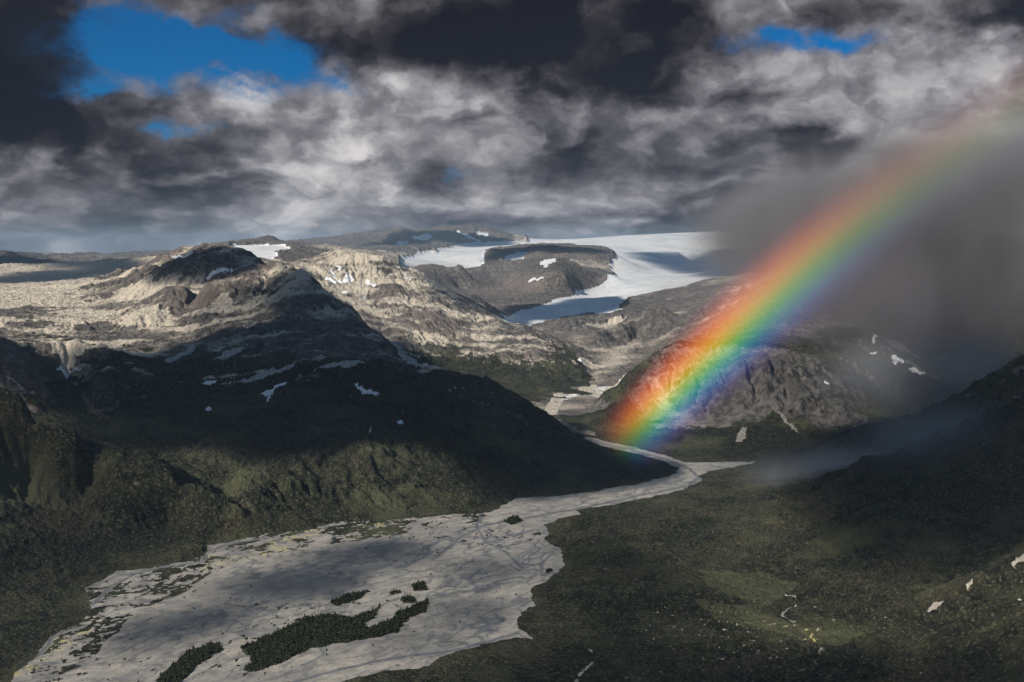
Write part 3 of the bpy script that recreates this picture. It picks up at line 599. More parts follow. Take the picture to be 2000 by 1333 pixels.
print('cover', time.time() - T0)
def grid_object(name, sel):                          # sel: chosen quads of the sheet
    ii, jj = np.nonzero(sel)
    if not len(ii): return None
    nv = Z.shape[1]
    q = np.stack([ii * nv + jj, (ii + 1) * nv + jj, (ii + 1) * nv + jj + 1, ii * nv + jj + 1], 1)[:, ::-1]
    used, inv = np.unique(q.ravel(), return_inverse=True)
    co = np.stack([X.ravel()[used], Y.ravel()[used], Z.ravel()[used]], 1).astype(np.float32)
    me = bpy.data.meshes.new(name)
    me.vertices.add(len(co)); me.vertices.foreach_set('co', co.ravel())
    me.loops.add(inv.size); me.loops.foreach_set('vertex_index', inv.astype(np.int32).ravel())
    me.polygons.add(len(ii)); me.polygons.foreach_set('loop_start', np.arange(0, inv.size, 4, dtype=np.int32))
    me.polygons.foreach_set('use_smooth', np.ones(len(ii), bool))
    me.update()
    for nm, ch in (('cover', (GR, ICE, VEG)), ('detail', (TAN, WAT, LIC))):
        a = me.attributes.new(nm, 'FLOAT_COLOR', 'POINT')
        c = np.ones((len(co), 4), np.float32)
        for k in range(3): c[:, k] = ch[k].ravel()[used]
        a.data.foreach_set('color', c.ravel())
    me.materials.append(GROUND)
    o = bpy.data.objects.new(name, me); COL.objects.link(o); o['kind'] = 'structure'
    return o
RF = REGV[:-1, :-1]
grf = GR[:-1, :-1] > .5; icf = (ICE[:-1, :-1] > .5) & ~grf
left = ~grf & ~icf
STRUCT = {'near_hill': ('hill', 'dark near hill in the lower left corner of the valley'), 'dark_mountain': ('mountain', 'big dark flat-topped mountain left of the gravel river'),
 'plateau': ('plateau', 'pale sunlit upland at the far left'), 'craggy_mountain': ('mountain', 'craggy grey mountain with snow patches beyond the dark one'),
 'moraine': ('moraine', 'brown rubble moraine in the bend of the glacier valley'), 'mesa': ('hill', 'purple brown hills standing in the ice'), 'far_mountain': ('mountain', 'far dark mountain behind the ice field'),
 'far_hills': ('hills', 'low blue hills on the horizon'), 'misty_hills': ('hill', 'misty hills left of the rainbow'), 'cliff_mountain': ('mountain', 'cliffed mountain under the foot of the rainbow'),
 'spur': ('ridge', 'dim spur reaching into the valley from the right'), 'right_mountain': ('mountain', 'dark near mountain on the right'), 'valley_floor': ('valley_floor', 'wooded terrace right of the gravel'),
 'near_slope': ('hillside', 'green hillside in the lower right corner'), 'river_flat': ('riverbank', 'low green bank along the gravel'), 'ice_cap': ('snowfield', 'bare rims of the ice cap')}
for r, (nm, lab) in STRUCT.items():
    sel = left & (RF == RNAMES.index(r)) if r in RNAMES else None
    o = grid_object(nm, sel) if sel is not None else None
    if o: o['label'] = lab
o = grid_object('river_bed', grf); o['label'] = 'pale braided gravel river bed'
o = grid_object('glacier', icf); o['label'] = 'white ice field and its glacier tongue'
print('mesh', time.time() - T0)
# ------------------------------------------------------------------ air, unseen clouds that cast shade, mist
def volume_material(name, density, color, aniso=0.0):
    m = bpy.data.materials.new(name); m.use_nodes = True; nt = m.node_tree; nt.nodes.clear()
    v = nt.nodes.new('ShaderNodeVolumePrincipled'); v.inputs['Density'].default_value = density; v.inputs['Color'].default_value = color + (1,)
    v.inputs['Anisotropy'].default_value = aniso
    o = nt.nodes.new('ShaderNodeOutputMaterial'); nt.links.new(v.outputs[0], o.inputs['Volume'])
    return m
def mesh_object(name, verts, faces, mat, smooth=True):
    me = bpy.data.meshes.new(name); me.from_pydata([tuple(map(float, v)) for v in verts], [], [tuple(map(int, f)) for f in faces]); me.update()
    if smooth: me.polygons.foreach_set('use_smooth', np.ones(len(me.polygons), bool))
    me.materials.append(mat); o = bpy.data.objects.new(name, me); COL.objects.link(o); return o
def box(name, x0, x1, y0, y1, z0, z1, mat):
    v = [(x, y, z) for x in (x0, x1) for y in (y0, y1) for z in (z0, z1)]
    return mesh_object(name, v, [(0, 1, 3, 2), (4, 6, 7, 5), (0, 4, 5, 1), (2, 3, 7, 6), (0, 2, 6, 4), (1, 5, 7, 3)], mat, False)
hz = box('haze', -99000, 99000, -99000, 99000, -1, 1950, volume_material('haze', 9e-6, (.50, .72, 1.0)))
hz['kind'] = 'stuff'; hz['label'] = 'thin blue air between the mountains'

SHADE_CLOUD_MAT = volume_material('cloud', .012, (.75, .76, .80))
def pancake(name, mask, xs, ys, zc, thick, mat, seed):      # closed lens-shaped cloud over a soft plan
    n0, n1 = mask.shape
    XX, YY = np.meshgrid(xs, ys, indexing='ij')
    t = mask * (1 + .9 * fbm(XX, YY, 700, 5, .55, False, seed)) ; t = np.clip(t - .06, 0, None) * thick
    ii, jj = np.nonzero((t[:-1, :-1] > 0) | (t[1:, :-1] > 0) | (t[:-1, 1:] > 0) | (t[1:, 1:] > 0))
    if not len(ii): return None
    idx = np.stack([ii * n1 + jj, (ii + 1) * n1 + jj, (ii + 1) * n1 + jj + 1, ii * n1 + jj + 1], 1)
    used, inv = np.unique(idx.ravel(), return_inverse=True); inv = inv.reshape(idx.shape); m = len(used)
    tt = t.ravel()[used]; x = XX.ravel()[used]; y = YY.ravel()[used]
    top = np.stack([x, y, zc + tt * .8], 1); bot = np.stack([x, y, zc - tt * .2], 1)
    on = tt > 0
    bid = np.arange(m); bid[on] = m + np.arange(on.sum())
    verts = np.vstack([top, bot[on]])
    return mesh_object(name, verts, np.vstack([inv, bid[inv][:, ::-1]]), mat)
def shadow_cloud(polys, zc, soft, thick, seed, cell=50.):
    P = []
    for p in polys:
        p = np.array(p, float); q = hit(p[:, 0], p[:, 1]); k = (zc - q[:, 2]) / L[2]
        P.append(q[:, :2] + L[None, :2] * k[:, None])
    A = np.vstack(P); r = soft * 3
    xs = np.arange(A[:, 0].min() - r, A[:, 0].max() + r, cell); ys = np.arange(A[:, 1].min() - r, A[:, 1].max() + r, cell)
    XX, YY = np.meshgrid(xs, ys, indexing='ij')
    wx = XX + .8 * soft * fbm(XX, YY, 900, 4, .6, False, seed + 2); wy = YY + .8 * soft * fbm(XX, YY, 900, 4, .6, False, seed + 3)
    m = np.zeros(XX.shape, bool)
    for p in P: m |= in_poly(wx, wy, p)
    m = blur(m.astype(np.float32), max(1, int(soft / cell / 1.5)))
    o = pancake('cloud', m, xs, ys, zc, thick, SHADE_CLOUD_MAT, seed)  # out of view; its plan follows the shade it should cast
    if o: o['kind'] = 'stuff'
    return o
SH = [  # unseen clouds, placed above the view for the shade they cast
 # flank of the dark mountain, with its right-hand ridge
 ([[(100,770),(180,700),(330,690),(420,665),(520,650),(590,615),(640,600),(700,655),(750,690),(800,735),(850,745),(935,760),(1015,800),(1090,850),(1190,890),(1300,920),(1290,940),(1150,960),(1020,975),(960,950),(900,880),(800,870),(700,868),(620,890),(520,900),(450,880),(380,860),(300,880),(200,850)]], 2700, 100, 320, 60),
 # its flat summit and pyramid
 ([[(300,535),(355,505),(430,494),(465,495),(500,525),(470,545),(400,555),(310,560)], [(530,560),(588,528),(650,580),(700,640),(620,640),(540,610)]], 3500, 70, 260, 61),
 # right-hand mountains
 ([[(1500,900),(1640,842),(1800,812),(1900,762),(2000,700),(2150,640),(2150,1060),(2000,1060),(1850,1120),(1760,1130),(1690,1080),(1620,1000),(1560,950)]], 2700, 200, 150, 62),
 # unseen cloud added to darken the bottom of the picture
 ([[(1050,1290),(1300,1290),(1600,1310),(1900,1270),(2100,1230),(2200,1500),(1200,1500),(900,1420),(1000,1330)]], 2500, 170, 90, 63),
 # stripes over the gravel
 ([[(860,1105),(930,1100),(1010,1120),(1000,1140),(900,1135)], [(820,1190),(920,1180),(980,1195),(930,1215),(830,1210)], [(420,1140),(600,1120),(700,1135),(620,1165),(450,1175)], [(230,1230),(420,1190),(480,1205),(300,1260),(200,1290)], [(560,1095),(720,1068),(860,1075),(800,1095),(640,1112)], [(700,1245),(860,1240),(900,1252),(760,1266)]], 2500, 45, 150, 64),
 # shade in the glacier valley
 ([[(870,580),(1000,600),(1060,600),(1180,580),(1225,600),(1150,618),(1020,625),(930,625)]], 4000, 110, 300, 65),
 # shade on the mesa, on the ice and on the far mountain
 ([[(950,515),(968,494),(1060,488),(1150,492),(1200,500),(1140,500),(1050,497),(1000,506)]], 8200, 160, 300, 66),
 ([[(700,488),(780,465),(900,458),(1000,472),(940,482),(850,470),(760,484)], [(1400,500),(1240,495),(1300,520),(1500,540),(1560,480)]], 10500, 400, 320, 67),
 ([[(-150,512),(130,524),(320,522),(250,514),(60,508)], [(-60,548),(60,536),(180,538),(100,552),(0,558)]], 12000, 300, 260, 68),
 # thin unseen veil added to half-shade the dark mountain's upper slopes
 ([[(420,660),(400,600),(470,560),(560,550),(640,590),(760,700),(600,690)]], 2900, 200, 60, 69),
 # thin unseen veil added to dim the cliffs
 ([[(1200,800),(1300,700),(1480,690),(1600,720),(1750,790),(1700,850),(1500,900),(1300,880)]], 2700, 160, 25, 70),
 # thin unseen veil added to subdue the near hill
 ([[(-250,760),(60,790),(200,885),(392,945),(330,1010),(220,1090),(0,1180),(-250,1200)]], 2500, 150, 55, 71),
 # thin unseen veil added to shade the dark thickets right of the gravel
 ([[(1080,1060),(1200,1040),(1330,1130),(1360,1220),(1250,1300),(1080,1290),(1080,1200)]], 2500, 150, 50, 72),
]
for a in SH: shadow_cloud(*a)

# ------------------------------------------------------------------ mist: soft-edged rain cloud hanging on the right-hand mountains
def mist(name, c, r, dens, color, label, seed, power=1.6, bumpy=.7):
    m = bpy.data.materials.new(name); m.use_nodes = True; nt = m.node_tree; nt.nodes.clear(); n = N(nt)
    tc = n.new('ShaderNodeTexCoord'); o = tc.outputs['Object']
    ln = n.vm('LENGTH', o) if False else n.m('SQRT', n.vm('DOT_PRODUCT', o, o))
    f = n.m('POWER', n.ramp(ln, 1.0, .05), power)
    ns = n.noise(n.vm('ADD', n.vm('MULTIPLY', o, tuple(v * w / (380. + .55 * r[0]) for v, w in zip(r, (1, 1, .55)))), (seed, 0, 0)), 1.4, 5, .62, dist=.6)
    f = n.m('MULTIPLY', f, n.m('ADD', 1 - bumpy, n.m('MULTIPLY', n.ramp(ns, .36, .66), 1.6 * bumpy)))
    v = n.new('ShaderNodeVolumePrincipled'); nt.links.new(n.m('MULTIPLY', f, dens), v.inputs['Density']); v.inputs['Color'].default_value = color + (1,)
    out = n.new('ShaderNodeOutputMaterial'); nt.links.new(v.outputs[0], out.inputs['Volume'])
    m.cycles.volume_step_rate = 1.0
    import bmesh
    bm = bmesh.new(); bmesh.ops.create_icosphere(bm, subdivisions=3, radius=1.0)
    me = bpy.data.meshes.new(name); bm.to_mesh(me); bm.free(); me.materials.append(m)
    ob = bpy.data.objects.new(name, me); COL.objects.link(ob); ob.location = c; ob.scale = r
    ob['kind'] = 'stuff'; ob['label'] = label
    return ob
def P3(px, py, d): return tuple(float(v) for v in at_d(px, py, d))
mist('rain_cloud', P3(1900,460,8600), (2500, 1900, 1100), .018, (.41, .405, .44), 'dark rain cloud over the right-hand mountains', 1.0, 1.8, 1.0)
mist('rain_cloud', P3(1660,465,9100), (1700, 1300, 680), .014, (.40, .395, .43), 'grey rain curtain behind the rainbow', 2.0, 1.8, 1.0)
mist('mist', P3(1720,590,7300), (1800, 1000, 560), .0020, (.36, .35, .39), 'rain mist veiling the summit of the cliffed mountain', 5.0, 1.0, .9)
mist('mist', P3(1880,735,5900), (1000, 500, 330), .0042, (.50, .53, .60), 'pale mist drifting over the spur', 3.0, 1.2, 1.0)
mist('mist', P3(1650,925,4250), (560, 320, 150), .0042, (.70, .74, .82), 'thin mist wisp rising beside the dark mountain', 4.0, 1.4, 1.0)
mist('mist', P3(1850,870,3900), (560, 300, 220), .002, (.60, .68, .80), 'faint mist over the crest of the dark right-hand mountain', 6.0, 1.2, 1.0)


# ------------------------------------------------------------------ rainbow: a curved clear shell, the bow's light put in as glowing colour, 150 m deep
def rainbow():
    m = bpy.data.materials.new('rainbow'); m.use_nodes = True; nt = m.node_tree; nt.nodes.clear(); n = N(nt)
    uv = n.new('ShaderNodeAttribute', attribute_name='bow'); sp = n.new('ShaderNodeSeparateColor'); nt.links.new(uv.outputs['Color'], sp.inputs[0])
    u, v = sp.outputs[0], sp.outputs[1]
    geo = n.new('ShaderNodeNewGeometry'); ns = n.noise(n.vm('MULTIPLY', geo.outputs['Position'], (1, 1, .35)), 1 / 420, 5, .55)
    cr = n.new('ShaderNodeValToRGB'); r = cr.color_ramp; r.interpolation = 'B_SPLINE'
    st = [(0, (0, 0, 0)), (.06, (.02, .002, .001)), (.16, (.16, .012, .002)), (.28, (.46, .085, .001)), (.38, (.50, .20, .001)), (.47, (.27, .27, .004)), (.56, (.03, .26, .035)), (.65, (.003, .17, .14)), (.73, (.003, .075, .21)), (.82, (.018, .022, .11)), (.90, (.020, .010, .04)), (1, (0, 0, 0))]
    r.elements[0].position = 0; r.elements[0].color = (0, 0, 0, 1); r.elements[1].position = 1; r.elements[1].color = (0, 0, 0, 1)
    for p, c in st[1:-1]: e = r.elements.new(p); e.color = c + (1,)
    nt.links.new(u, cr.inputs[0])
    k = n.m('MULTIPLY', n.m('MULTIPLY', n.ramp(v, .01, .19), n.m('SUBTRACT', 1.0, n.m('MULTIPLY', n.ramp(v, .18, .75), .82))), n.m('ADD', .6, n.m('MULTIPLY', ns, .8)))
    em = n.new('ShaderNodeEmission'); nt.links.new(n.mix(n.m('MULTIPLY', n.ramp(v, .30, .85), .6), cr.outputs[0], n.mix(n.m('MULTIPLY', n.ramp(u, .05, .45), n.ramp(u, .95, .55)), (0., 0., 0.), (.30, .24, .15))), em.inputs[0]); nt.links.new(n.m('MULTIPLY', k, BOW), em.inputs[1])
    tr = n.new('ShaderNodeBsdfTransparent'); ad = n.new('ShaderNodeAddShader'); nt.links.new(em.outputs[0], ad.inputs[0]); nt.links.new(tr.outputs[0], ad.inputs[1])
    out = n.new('ShaderNodeOutputMaterial'); nt.links.new(ad.outputs[0], out.inputs[0])
    m.cycles.emission_sampling = 'NONE'
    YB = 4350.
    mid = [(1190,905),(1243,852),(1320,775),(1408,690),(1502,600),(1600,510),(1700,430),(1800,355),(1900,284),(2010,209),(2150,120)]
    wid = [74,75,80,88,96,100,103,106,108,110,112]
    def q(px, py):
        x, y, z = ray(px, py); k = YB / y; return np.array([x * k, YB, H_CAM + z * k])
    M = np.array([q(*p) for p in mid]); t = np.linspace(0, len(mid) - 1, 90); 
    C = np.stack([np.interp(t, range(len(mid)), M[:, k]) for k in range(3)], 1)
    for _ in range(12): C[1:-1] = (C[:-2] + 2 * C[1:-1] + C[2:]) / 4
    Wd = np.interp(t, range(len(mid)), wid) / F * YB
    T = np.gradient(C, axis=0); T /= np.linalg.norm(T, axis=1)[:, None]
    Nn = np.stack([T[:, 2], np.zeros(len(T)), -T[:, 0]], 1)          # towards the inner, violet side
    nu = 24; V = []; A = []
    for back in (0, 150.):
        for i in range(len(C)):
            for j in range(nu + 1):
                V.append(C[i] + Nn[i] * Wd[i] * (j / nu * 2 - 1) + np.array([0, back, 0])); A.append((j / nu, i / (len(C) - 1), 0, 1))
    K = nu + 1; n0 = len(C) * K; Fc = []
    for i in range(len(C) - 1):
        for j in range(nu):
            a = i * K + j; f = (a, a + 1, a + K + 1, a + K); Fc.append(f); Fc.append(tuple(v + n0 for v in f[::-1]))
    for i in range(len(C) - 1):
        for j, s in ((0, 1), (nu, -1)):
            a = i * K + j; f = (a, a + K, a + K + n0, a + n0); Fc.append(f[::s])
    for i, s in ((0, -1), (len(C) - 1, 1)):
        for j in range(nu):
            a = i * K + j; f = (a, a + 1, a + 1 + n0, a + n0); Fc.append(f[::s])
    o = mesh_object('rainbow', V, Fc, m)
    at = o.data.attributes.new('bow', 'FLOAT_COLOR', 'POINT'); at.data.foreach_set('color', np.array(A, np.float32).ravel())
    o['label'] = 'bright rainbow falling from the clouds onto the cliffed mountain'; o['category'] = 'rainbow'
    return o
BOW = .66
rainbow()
# ------------------------------------------------------------------ snow patches lying on the slopes
def simple_mat(name, c1, c2, scale, rough=.8):
    m = bpy.data.materials.new(name); m.use_nodes = True; nt = m.node_tree; nt.nodes.clear(); n = N(nt)
    geo = n.new('ShaderNodeNewGeometry'); ns = n.noise(geo.outputs['Position'], scale, 5, .6)
    b = n.new('ShaderNodeBsdfPrincipled'); nt.links.new(n.mix(n.ramp(ns, .35, .65), c1, c2), b.inputs['Base Color']); b.inputs['Roughness'].default_value = rough
    b.inputs['Specular IOR Level'].default_value = .2
    o = n.new('ShaderNodeOutputMaterial'); nt.links.new(b.outputs[0], o.inputs[0]); return m
SNOW = simple_mat('snow', (.80, .82, .85), (.62, .64, .68), 1 / 25)
SCREE = simple_mat('scree', (.26, .26, .265), (.40, .39, .37), 1 / 18)
SLAB = simple_mat('slab', (.33, .31, .28), (.22, .205, .185), 1 / 12)
GZ = (Z, uu, vv)
def surf(x, y):                                   # height of the modelled sheet itself
    u = np.arctan2(x, y); v = np.log(np.hypot(x, y))
    fi = np.interp(u, uu, np.arange(len(uu))); fj = np.interp(v, vv, np.arange(len(vv)))
    i = np.clip(fi.astype(int), 0, len(uu) - 2); j = np.clip(fj.astype(int), 0, len(vv) - 2); a = fi - i; b = fj - j
    return Z[i, j] * (1 - a) * (1 - b) + Z[i + 1, j] * a * (1 - b) + Z[i, j + 1] * (1 - a) * b + Z[i + 1, j + 1] * a * b
def patch(name, P, mat, label, cat, group=None, lift=2.0):
    P = np.array(P, float); q = hit(P[:, 0], P[:, 1], surf)[:, :2]
    lo, hi_ = q.min(0), q.max(0); d = np.hypot(*q.mean(0)); s = max(2.0, d / 1900.); s = max(s, (hi_ - lo).max() / 220)
    xs = np.arange(lo[0] - 4 * s, hi_[0] + 4 * s, s); ys = np.arange(lo[1] - 4 * s, hi_[1] + 4 * s, s)
    XX, YY = np.meshgrid(xs, ys, indexing='ij'); w = 5 * s
    m = in_poly(XX + w * fbm(XX, YY, 9 * s, 4, .65, seed=71), YY + w * fbm(XX, YY, 9 * s, 4, .65, seed=72), q)
    m = m[:-1, :-1].copy(); seen = np.zeros(m.shape, int); k = 0                      # keep the largest piece
    for i0, j0 in zip(*np.nonzero(m)):
        if seen[i0, j0]: continue
        k += 1; seen[i0, j0] = k; todo = [(i0, j0)]
        while todo:
            a, b = todo.pop()
            for c, d_ in ((a + 1, b), (a - 1, b), (a, b + 1), (a, b - 1)):
                if 0 <= c < m.shape[0] and 0 <= d_ < m.shape[1] and m[c, d_] and not seen[c, d_]: seen[c, d_] = k; todo.append((c, d_))
    if k > 1: m &= seen == 1 + np.argmax(np.bincount(seen.ravel())[1:])
    ii, jj = np.nonzero(m)
    if len(ii) < 3: print('empty patch', label); return
    n1 = XX.shape[1]; idx = np.stack([ii * n1 + jj, (ii + 1) * n1 + jj, (ii + 1) * n1 + jj + 1, ii * n1 + jj + 1], 1)
    used, inv = np.unique(idx.ravel(), return_inverse=True)
    x, y = XX.ravel()[used], YY.ravel()[used]
    o = mesh_object(name, np.stack([x, y, surf(x, y) + lift], 1), inv.reshape(idx.shape), mat)
    o['label'] = label; o['category'] = cat
    if group: o['group'] = group
G1, G2, G3 = 'snow patches on the dark mountain', 'snow patches on the craggy mountain', 'snow patches on the cliffed mountain'
PATCHES = [
 ('snow_patch', [(690,752),(698,751),(708,759),(722,764),(742,771),(735,775),(712,774),(703,768)], SNOW, 'largest white snow patch low on the shadowed flank of the dark mountain', G1),
 ('snow_patch', [(390,750),(404,748),(424,746),(412,753),(407,759),(398,754)], SNOW, 'ragged snow patch left of the long grey scree streak', G1),
 ('snow_patch', [(108,731),(125,726),(150,724),(170,722),(165,733),(148,731),(125,735)], SNOW, 'cream snow patch near the creek at the far left', G1),
 ('snow_patch', [(508,772),(525,765),(536,762),(530,774),(518,777)], SNOW, 'small round snow patch below the grey scree streak', G1),
 ('snow_patch', [(562,752),(545,757),(530,772),(524,786),(520,785),(528,768),(542,754)], SNOW, 'thin curved snow strip beside the small round patch', G1),
 ('snow_patch', [(774,829),(782,825),(790,830),(782,833)], SNOW, 'small lens of snow right of the big patch, lower down', G1),
 ('snow_patch', [(718,846),(726,834),(724,845)], SNOW, 'tiny snow sliver lowest on the dark mountain', G1),
 ('snow_patch', [(400,801),(408,797),(414,799),(404,805)], SNOW, 'tiny snow patch low on the left of the dark flank', G1),
 ('snow_patch', [(333,508),(352,500),(374,493),(396,489),(380,497),(350,505)], SNOW, 'long straight snow band under the flat summit', G1),
 ('snow_patch', [(400,543),(415,536),(436,530),(464,526),(464,530),(440,535),(420,539)], SNOW, 'narrow snow band on the slope below the summit cliff', G1),
 ('scree_patch', [(458,752),(475,742),(500,735),(530,722),(575,712),(572,719),(545,734),(520,742),(490,748)], SCREE, 'long pale grey scree streak across the dark mountain', None),
 ('scree_patch', [(776,690),(795,695),(815,708),(838,720),(825,725),(802,718)], SCREE, 'pale scree fan on the right ridge of the dark mountain', None),
 ('scree_patch', [(330,700),(360,688),(385,672),(380,685),(350,702),(320,712)], SCREE, 'grey scree streak above the ragged snow patch', None),
 ('scree_patch', [(640,712),(700,706),(716,712),(680,722),(610,730)], SCREE, 'grey scree band above the largest snow patch', None),
 ('scree_patch', [(440,688),(478,681),(470,689),(430,704),(415,705)], SCREE, 'short scree streak left of the scree band', None),
 ('snow_patch', [(626,546),(645,553),(665,556),(690,553),(682,540),(686,538),(678,534),(670,548),(650,549),(638,545)], SNOW, 'broad snow patch in the hollow under the craggy summit', G2),
 ('snow_patch', [(641,530),(647,540),(662,545),(652,536),(646,527)], SNOW, 'slanting snow strip left of the craggy summit hollow', G2),
 ('snow_patch', [(656,523),(667,525),(664,534),(659,530)], SNOW, 'small snow patch right under the craggy summit', G2),
 ('snow_patch', [(714,548),(724,555),(736,562),(728,563),(716,558)], SNOW, 'wedge of snow right of the hollow', G2),
 ('snow_patch', [(645,573),(665,571),(686,566),(678,573),(660,577),(662,586),(656,580)], SNOW, 'thin branching snow line below the hollow', G2),
 ('snow_patch', [(709,581),(714,580),(713,589),(709,586)], SNOW, 'tiny snow spot in the middle of the craggy mountain', G2),
 ('snow_patch', [(788,541),(803,546),(800,549),(790,545)], SNOW, 'snow wedge on the right skyline of the craggy mountain', G2),
 ('snow_patch', [(1701,673),(1708,655),(1713,654),(1707,673)], SNOW, 'upright thin snow streak high on the cliffed mountain', G3),
 ('snow_patch', [(1698,690),(1712,688),(1720,695),(1706,698)], SNOW, 'snow patch below the upright streak', G3),
 ('snow_patch', [(1742,695),(1762,702),(1766,710),(1748,716),(1744,706)], SNOW, 'dull snow patch in the misty gully', G3),
 ('snow_patch', [(1774,718),(1786,722),(1809,728),(1792,731),(1779,727)], SNOW, 'bright snow patch furthest right on the cliffed mountain', G3),
 ('snow_patch', [(1598,747),(1608,750),(1622,758),(1612,756)], SNOW, 'narrow snow strip above the cliffs', G3),
 ('snow_patch', [(1664,764),(1672,764),(1672,767),(1665,767)], SNOW, 'tiny snow spot right of the narrow strip', G3),
 ('scree_patch', [(1520,806),(1532,812),(1545,828),(1562,850),(1548,843),(1533,828)], SLAB, 'pale scree chute below the cliffs', None),
 ('scree_patch', [(1436,866),(1441,850),(1450,836),(1458,838),(1456,858),(1446,868)], SLAB, 'pale scree fan at the foot of the cliffs', None),
 ('rock_slab', [(1806,1198),(1822,1188),(1846,1176),(1844,1186),(1820,1199)], SLAB, 'tan rock slab on the green hillside, lower right', None),
 ('rock_slab', [(1884,1152),(1896,1148),(1899,1153),(1888,1158)], SLAB, 'small pale rock slab up the hillside from the larger one', None),
 ('rock_slab', [(1972,1106),(1990,1093),(2006,1087),(2003,1094),(1984,1104)], SLAB, 'tan rock slab at the right edge of the picture', None),
]
for nm, P, mt_, lab, grp in PATCHES: patch(nm, P, mt_, lab, nm.replace('_', ' '), grp)

# ------------------------------------------------------------------ trees
TREE_MATS = [simple_mat('spruce_needles', (.008, .012, .007), (.020, .025, .013), 1 / 6., .9), simple_mat('alder_leaves', (.012, .016, .008), (.032, .041, .020), 1 / 9., .9), simple_mat('bark', (.06, .05, .04), (.10, .085, .07), 1.)]
def spruce_geom(seed):
    r = random.Random(seed); V, Fc, Mi = [], [], []
    def ring(z, rad, n, j, ph): return [(rad * (1 + r.uniform(-j, j)) * math.cos(ph + 2 * math.pi * k / n), rad * (1 + r.uniform(-j, j)) * math.sin(ph + 2 * math.pi * k / n), z + r.uniform(-.03, .03)) for k in range(n)]
    a = len(V); V += ring(-.08, .035, 4, 0, 0) + ring(.3, .03, 4, 0, 0); Fc += [(a + k, a + (k + 1) % 4, a + 4 + (k + 1) % 4, a + 4 + k) for k in range(4)]; Mi += [2] * 4
    for z0, z1, rad in ((.08, .5, .27), (.32, .76, .20), (.58, 1.0, .13)):
        b = len(V); V += ring(z0, rad, 6, .35, r.uniform(0, 3)); V.append((r.uniform(-.02, .02), r.uniform(-.02, .02), z1)); Fc += [(b + k, b + (k + 1) % 6, b + 6) for k in range(6)]; Fc.append(tuple(b + k for k in range(5, -1, -1))); Mi += [0] * 7
    return V, Fc, Mi
def bush_geom(seed):
    r = random.Random(seed); V, Fc, Mi = [], [], []
    for c in range(3):
        cx, cy, s = r.uniform(-.3, .3), r.uniform(-.3, .3), r.uniform(.3, .5); b = len(V)
        for z, q in ((-.15, .8), (.35, 1.0), (.75, .6)):
            V += [(cx + s * q * r.uniform(.7, 1.25) * math.cos(k * 1.257 + z), cy + s * q * r.uniform(.7, 1.25) * math.sin(k * 1.257 + z), z * s * 1.6 + r.uniform(-.05, .05)) for k in range(5)]
        V.append((cx, cy, s * 1.6))
        for l in (0, 5): Fc += [(b + l + k, b + l + (k + 1) % 5, b + l + 5 + (k + 1) % 5, b + l + 5 + k) for k in range(5)]
        Fc += [(b + 10 + k, b + 10 + (k + 1) % 5, b + 15) for k in range(5)]; Mi += [1] * 15
    return V, Fc, Mi
PROTO = [spruce_geom(i) for i in range(5)] + [bush_geom(i + 10) for i in range(5)]
def forest(name, x, y, h, kind, label):                 # many trees nobody could count, one object
    z = surf(x, y); order = kind; VV_, FF3, M3_ = [], [], []; off = 0; lp = []; ls = []; mi = []; st = 0
    for k in range(len(PROTO)):
        sel = np.nonzero(order == k)[0]
        if not len(sel): continue
        V, Fc, Mi = PROTO[k]; V = np.array(V, np.float32)
        a = rng.random(len(sel)) * 6.283; ca, sa = np.cos(a)[:, None], np.sin(a)[:, None]
        w = (rng.random(len(sel)) * .5 + .8)[:, None]; hh = h[sel][:, None]
        P = np.stack([x[sel][:, None] + (V[:, 0] * ca - V[:, 1] * sa) * hh * w, y[sel][:, None] + (V[:, 0] * sa + V[:, 1] * ca) * hh * w, z[sel][:, None] + V[:, 2] * hh - .4], -1).reshape(-1, 3)
        VV_.append(P); sizes = np.array([len(f) for f in Fc]); flatf = np.concatenate([np.array(f) for f in Fc])
        idx = (flatf[None] + np.arange(len(sel))[:, None] * len(V) + off).ravel(); lp.append(idx)
        ss = np.tile(sizes, len(sel)); ls.append(ss); mi.append(np.tile(Mi, len(sel))); off += len(P)
    co = np.vstack(VV_); lp = np.concatenate(lp); ls = np.concatenate(ls); mi = np.concatenate(mi)
    me = bpy.data.meshes.new(name); me.vertices.add(len(co)); me.vertices.foreach_set('co', co.astype(np.float32).ravel())
    me.loops.add(len(lp)); me.loops.foreach_set('vertex_index', lp.astype(np.int32))
    me.polygons.add(len(ls)); me.polygons.foreach_set('loop_start', np.concatenate([[0], np.cumsum(ls)[:-1]]).astype(np.int32)); me.polygons.foreach_set('material_index', mi.astype(np.int32)); me.update()
    for m in TREE_MATS: me.materials.append(m)
    o = bpy.data.objects.new(name, me); COL.objects.link(o); o['kind'] = 'stuff'; o['label'] = label
    return o
def at_grid(G, x, y):
    i = np.clip(np.round(np.interp(np.arctan2(x, y), uu, np.arange(len(uu)))).astype(int), 0, len(uu) - 2); j = np.clip(np.round(np.interp(np.log(np.hypot(x, y)), vv, np.arange(len(vv)))).astype(int), 0, len(vv) - 2)
    return G[i, j]
def scatter(n, u0, u1, r0, r1, names, dens):
    u = rng.random(n) * (u1 - u0) + u0; r = np.sqrt(rng.random(n) * (r1 * r1 - r0 * r0) + r0 * r0); x, y = r * np.sin(u), r * np.cos(u)
    k = np.isin(at_grid(REGV, x, y), [RNAMES.index(a) for a in names]) & (at_grid(GR, x, y) < .3)
    x, y = x[k], y[k]; lic = at_grid(LIC, x, y)
    d = dens(x, y) * (1 - .9 * lic)
    k = rng.random(len(x)) < d
    return x[k], y[k]
D2 = lambda x, y: np.clip(.30 + 2.8 * fbm(x, y, 230, 5, .6, False, 81) + .5 * fbm(x, y, 40, 2, .5, False, 82), 0, 1)
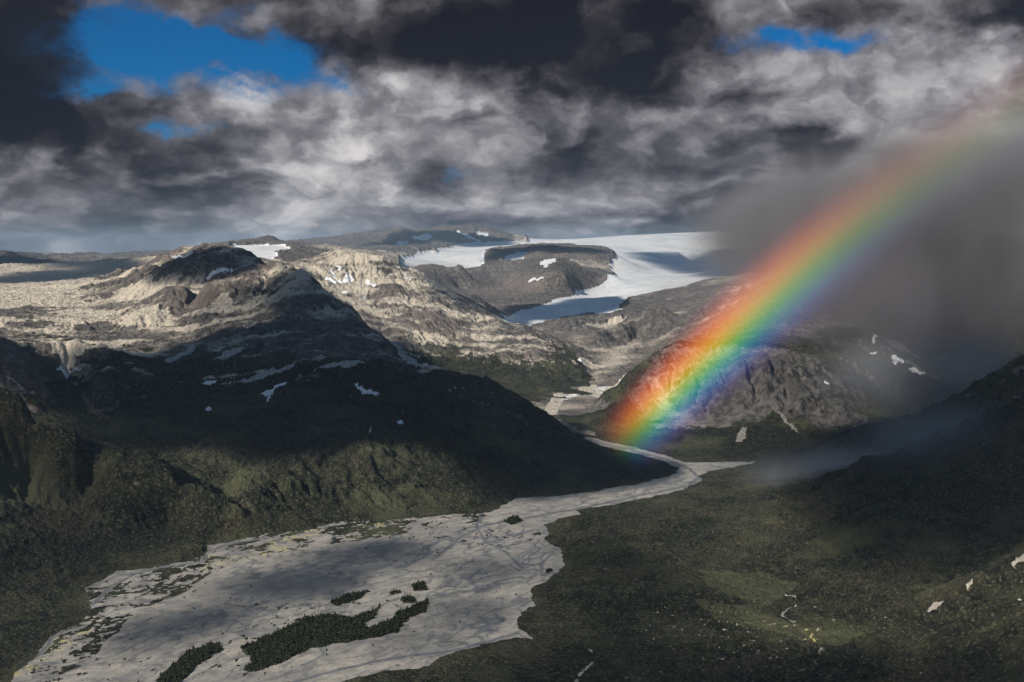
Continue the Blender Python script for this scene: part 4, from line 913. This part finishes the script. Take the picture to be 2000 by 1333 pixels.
xr, yr = scatter(60000, -.12, .50, 2050, 4600, ('valley_floor',), D2)
kind = np.where(fbm(xr, yr, 350, 3, .5, False, 83) + rng.random(len(xr)) * .6 - .42 > 0, rng.integers(0, 5, len(xr)), rng.integers(5, 10, len(xr)))
hr = np.where(kind < 5, rng.uniform(4.5, 9.5, len(xr)), rng.uniform(2.5, 5.5, len(xr)))
# the trees that show largest stand as objects of their own
front = np.argsort(np.hypot(xr, yr) - 40 * hr)
inview = front[(np.abs(np.arctan2(xr[front], yr[front])) < .45) & (np.hypot(xr[front], yr[front]) > 2270) & (kind[front] < 5)][:300]
rest = np.ones(len(xr), bool); rest[inview] = False
forest('forest', xr[rest], yr[rest], hr[rest], kind[rest], 'spruce and alder thickets on the valley floor right of the gravel')
protos = []
for k in range(5):
    V, Fc, Mi = PROTO[k]; me = bpy.data.meshes.new('spruce_tree'); me.from_pydata(V, [], Fc); me.update()
    for m in TREE_MATS: me.materials.append(m)
    me.polygons.foreach_set('material_index', np.array(Mi, np.int32)); protos.append(me)
zz = surf(xr, yr)
for i in inview:
    o = bpy.data.objects.new('spruce_tree', protos[kind[i]]); COL.objects.link(o)
    o.location = (xr[i], yr[i], zz[i] - .4); hgt = hr[i]; o.scale = (hgt, hgt, hgt); o.rotation_euler = (0, 0, random.uniform(0, 6.28))
    o['label'] = 'small dark spruce among the thickets in the near foreground, right of the gravel'; o['category'] = 'tree'; o['group'] = 'spruces in the near foreground'
# wooded islands in the river bed
ILAB = ['largest dark wooded island in the near gravel', 'long wooded island at the bottom edge of the gravel', 'small wooded strip above the largest island', 'round thicket right of the small strip', 'tiny thicket near the right end of the largest island', 'lone oval wooded islet in the upper gravel', 'small thicket near the right bank', 'speck of scrub between the strip and the round thicket']
for p, lab in zip(ISLES, ILAB):
    lo, h2 = p.min(0), p.max(0); n = int(np.prod(h2 - lo) / 14) + 60; x = rng.uniform(lo[0], h2[0], n); y = rng.uniform(lo[1], h2[1], n)
    k = at_grid(GR, x, y) < .5; k &= in_poly(x + 16 * fbm(x, y, 50, 5, .65), y + 24 * fbm(x, y, 50, 5, .65, seed=3), p); x, y = x[k], y[k]
    if len(x) < 2: print('empty isle', lab); continue
    kd = np.where(rng.random(len(x)) < .45, rng.integers(0, 5, len(x)), rng.integers(5, 10, len(x))); forest('thicket', x, y, np.where(kd < 5, 3.5 + 9 * rng.random(len(x)) ** 1.5, rng.uniform(2, 6, len(x))), kd, lab)
# scrub on the slopes
xs_, ys_ = scatter(70000, -.50, .50, 2050, 5200, ('near_slope', 'near_hill', 'dark_mountain', 'right_mountain', 'river_flat', 'spur'), lambda x, y: np.clip(.12 + 2.6 * fbm(x, y, 200, 5, .6, False, 84), 0, 1) * (surf(x, y) < 330) * (at_grid(VEG, x, y) > .6))
kd = np.where(rng.random(len(xs_)) < .12, rng.integers(0, 5, len(xs_)), rng.integers(5, 10, len(xs_)))
forest('scrub', xs_, ys_, np.where(kd < 5, rng.uniform(4, 7, len(xs_)), rng.uniform(2.5, 5, len(xs_))), kd, 'low alder scrub on the lower slopes')
print('things', time.time() - T0, len(xr), len(xs_))
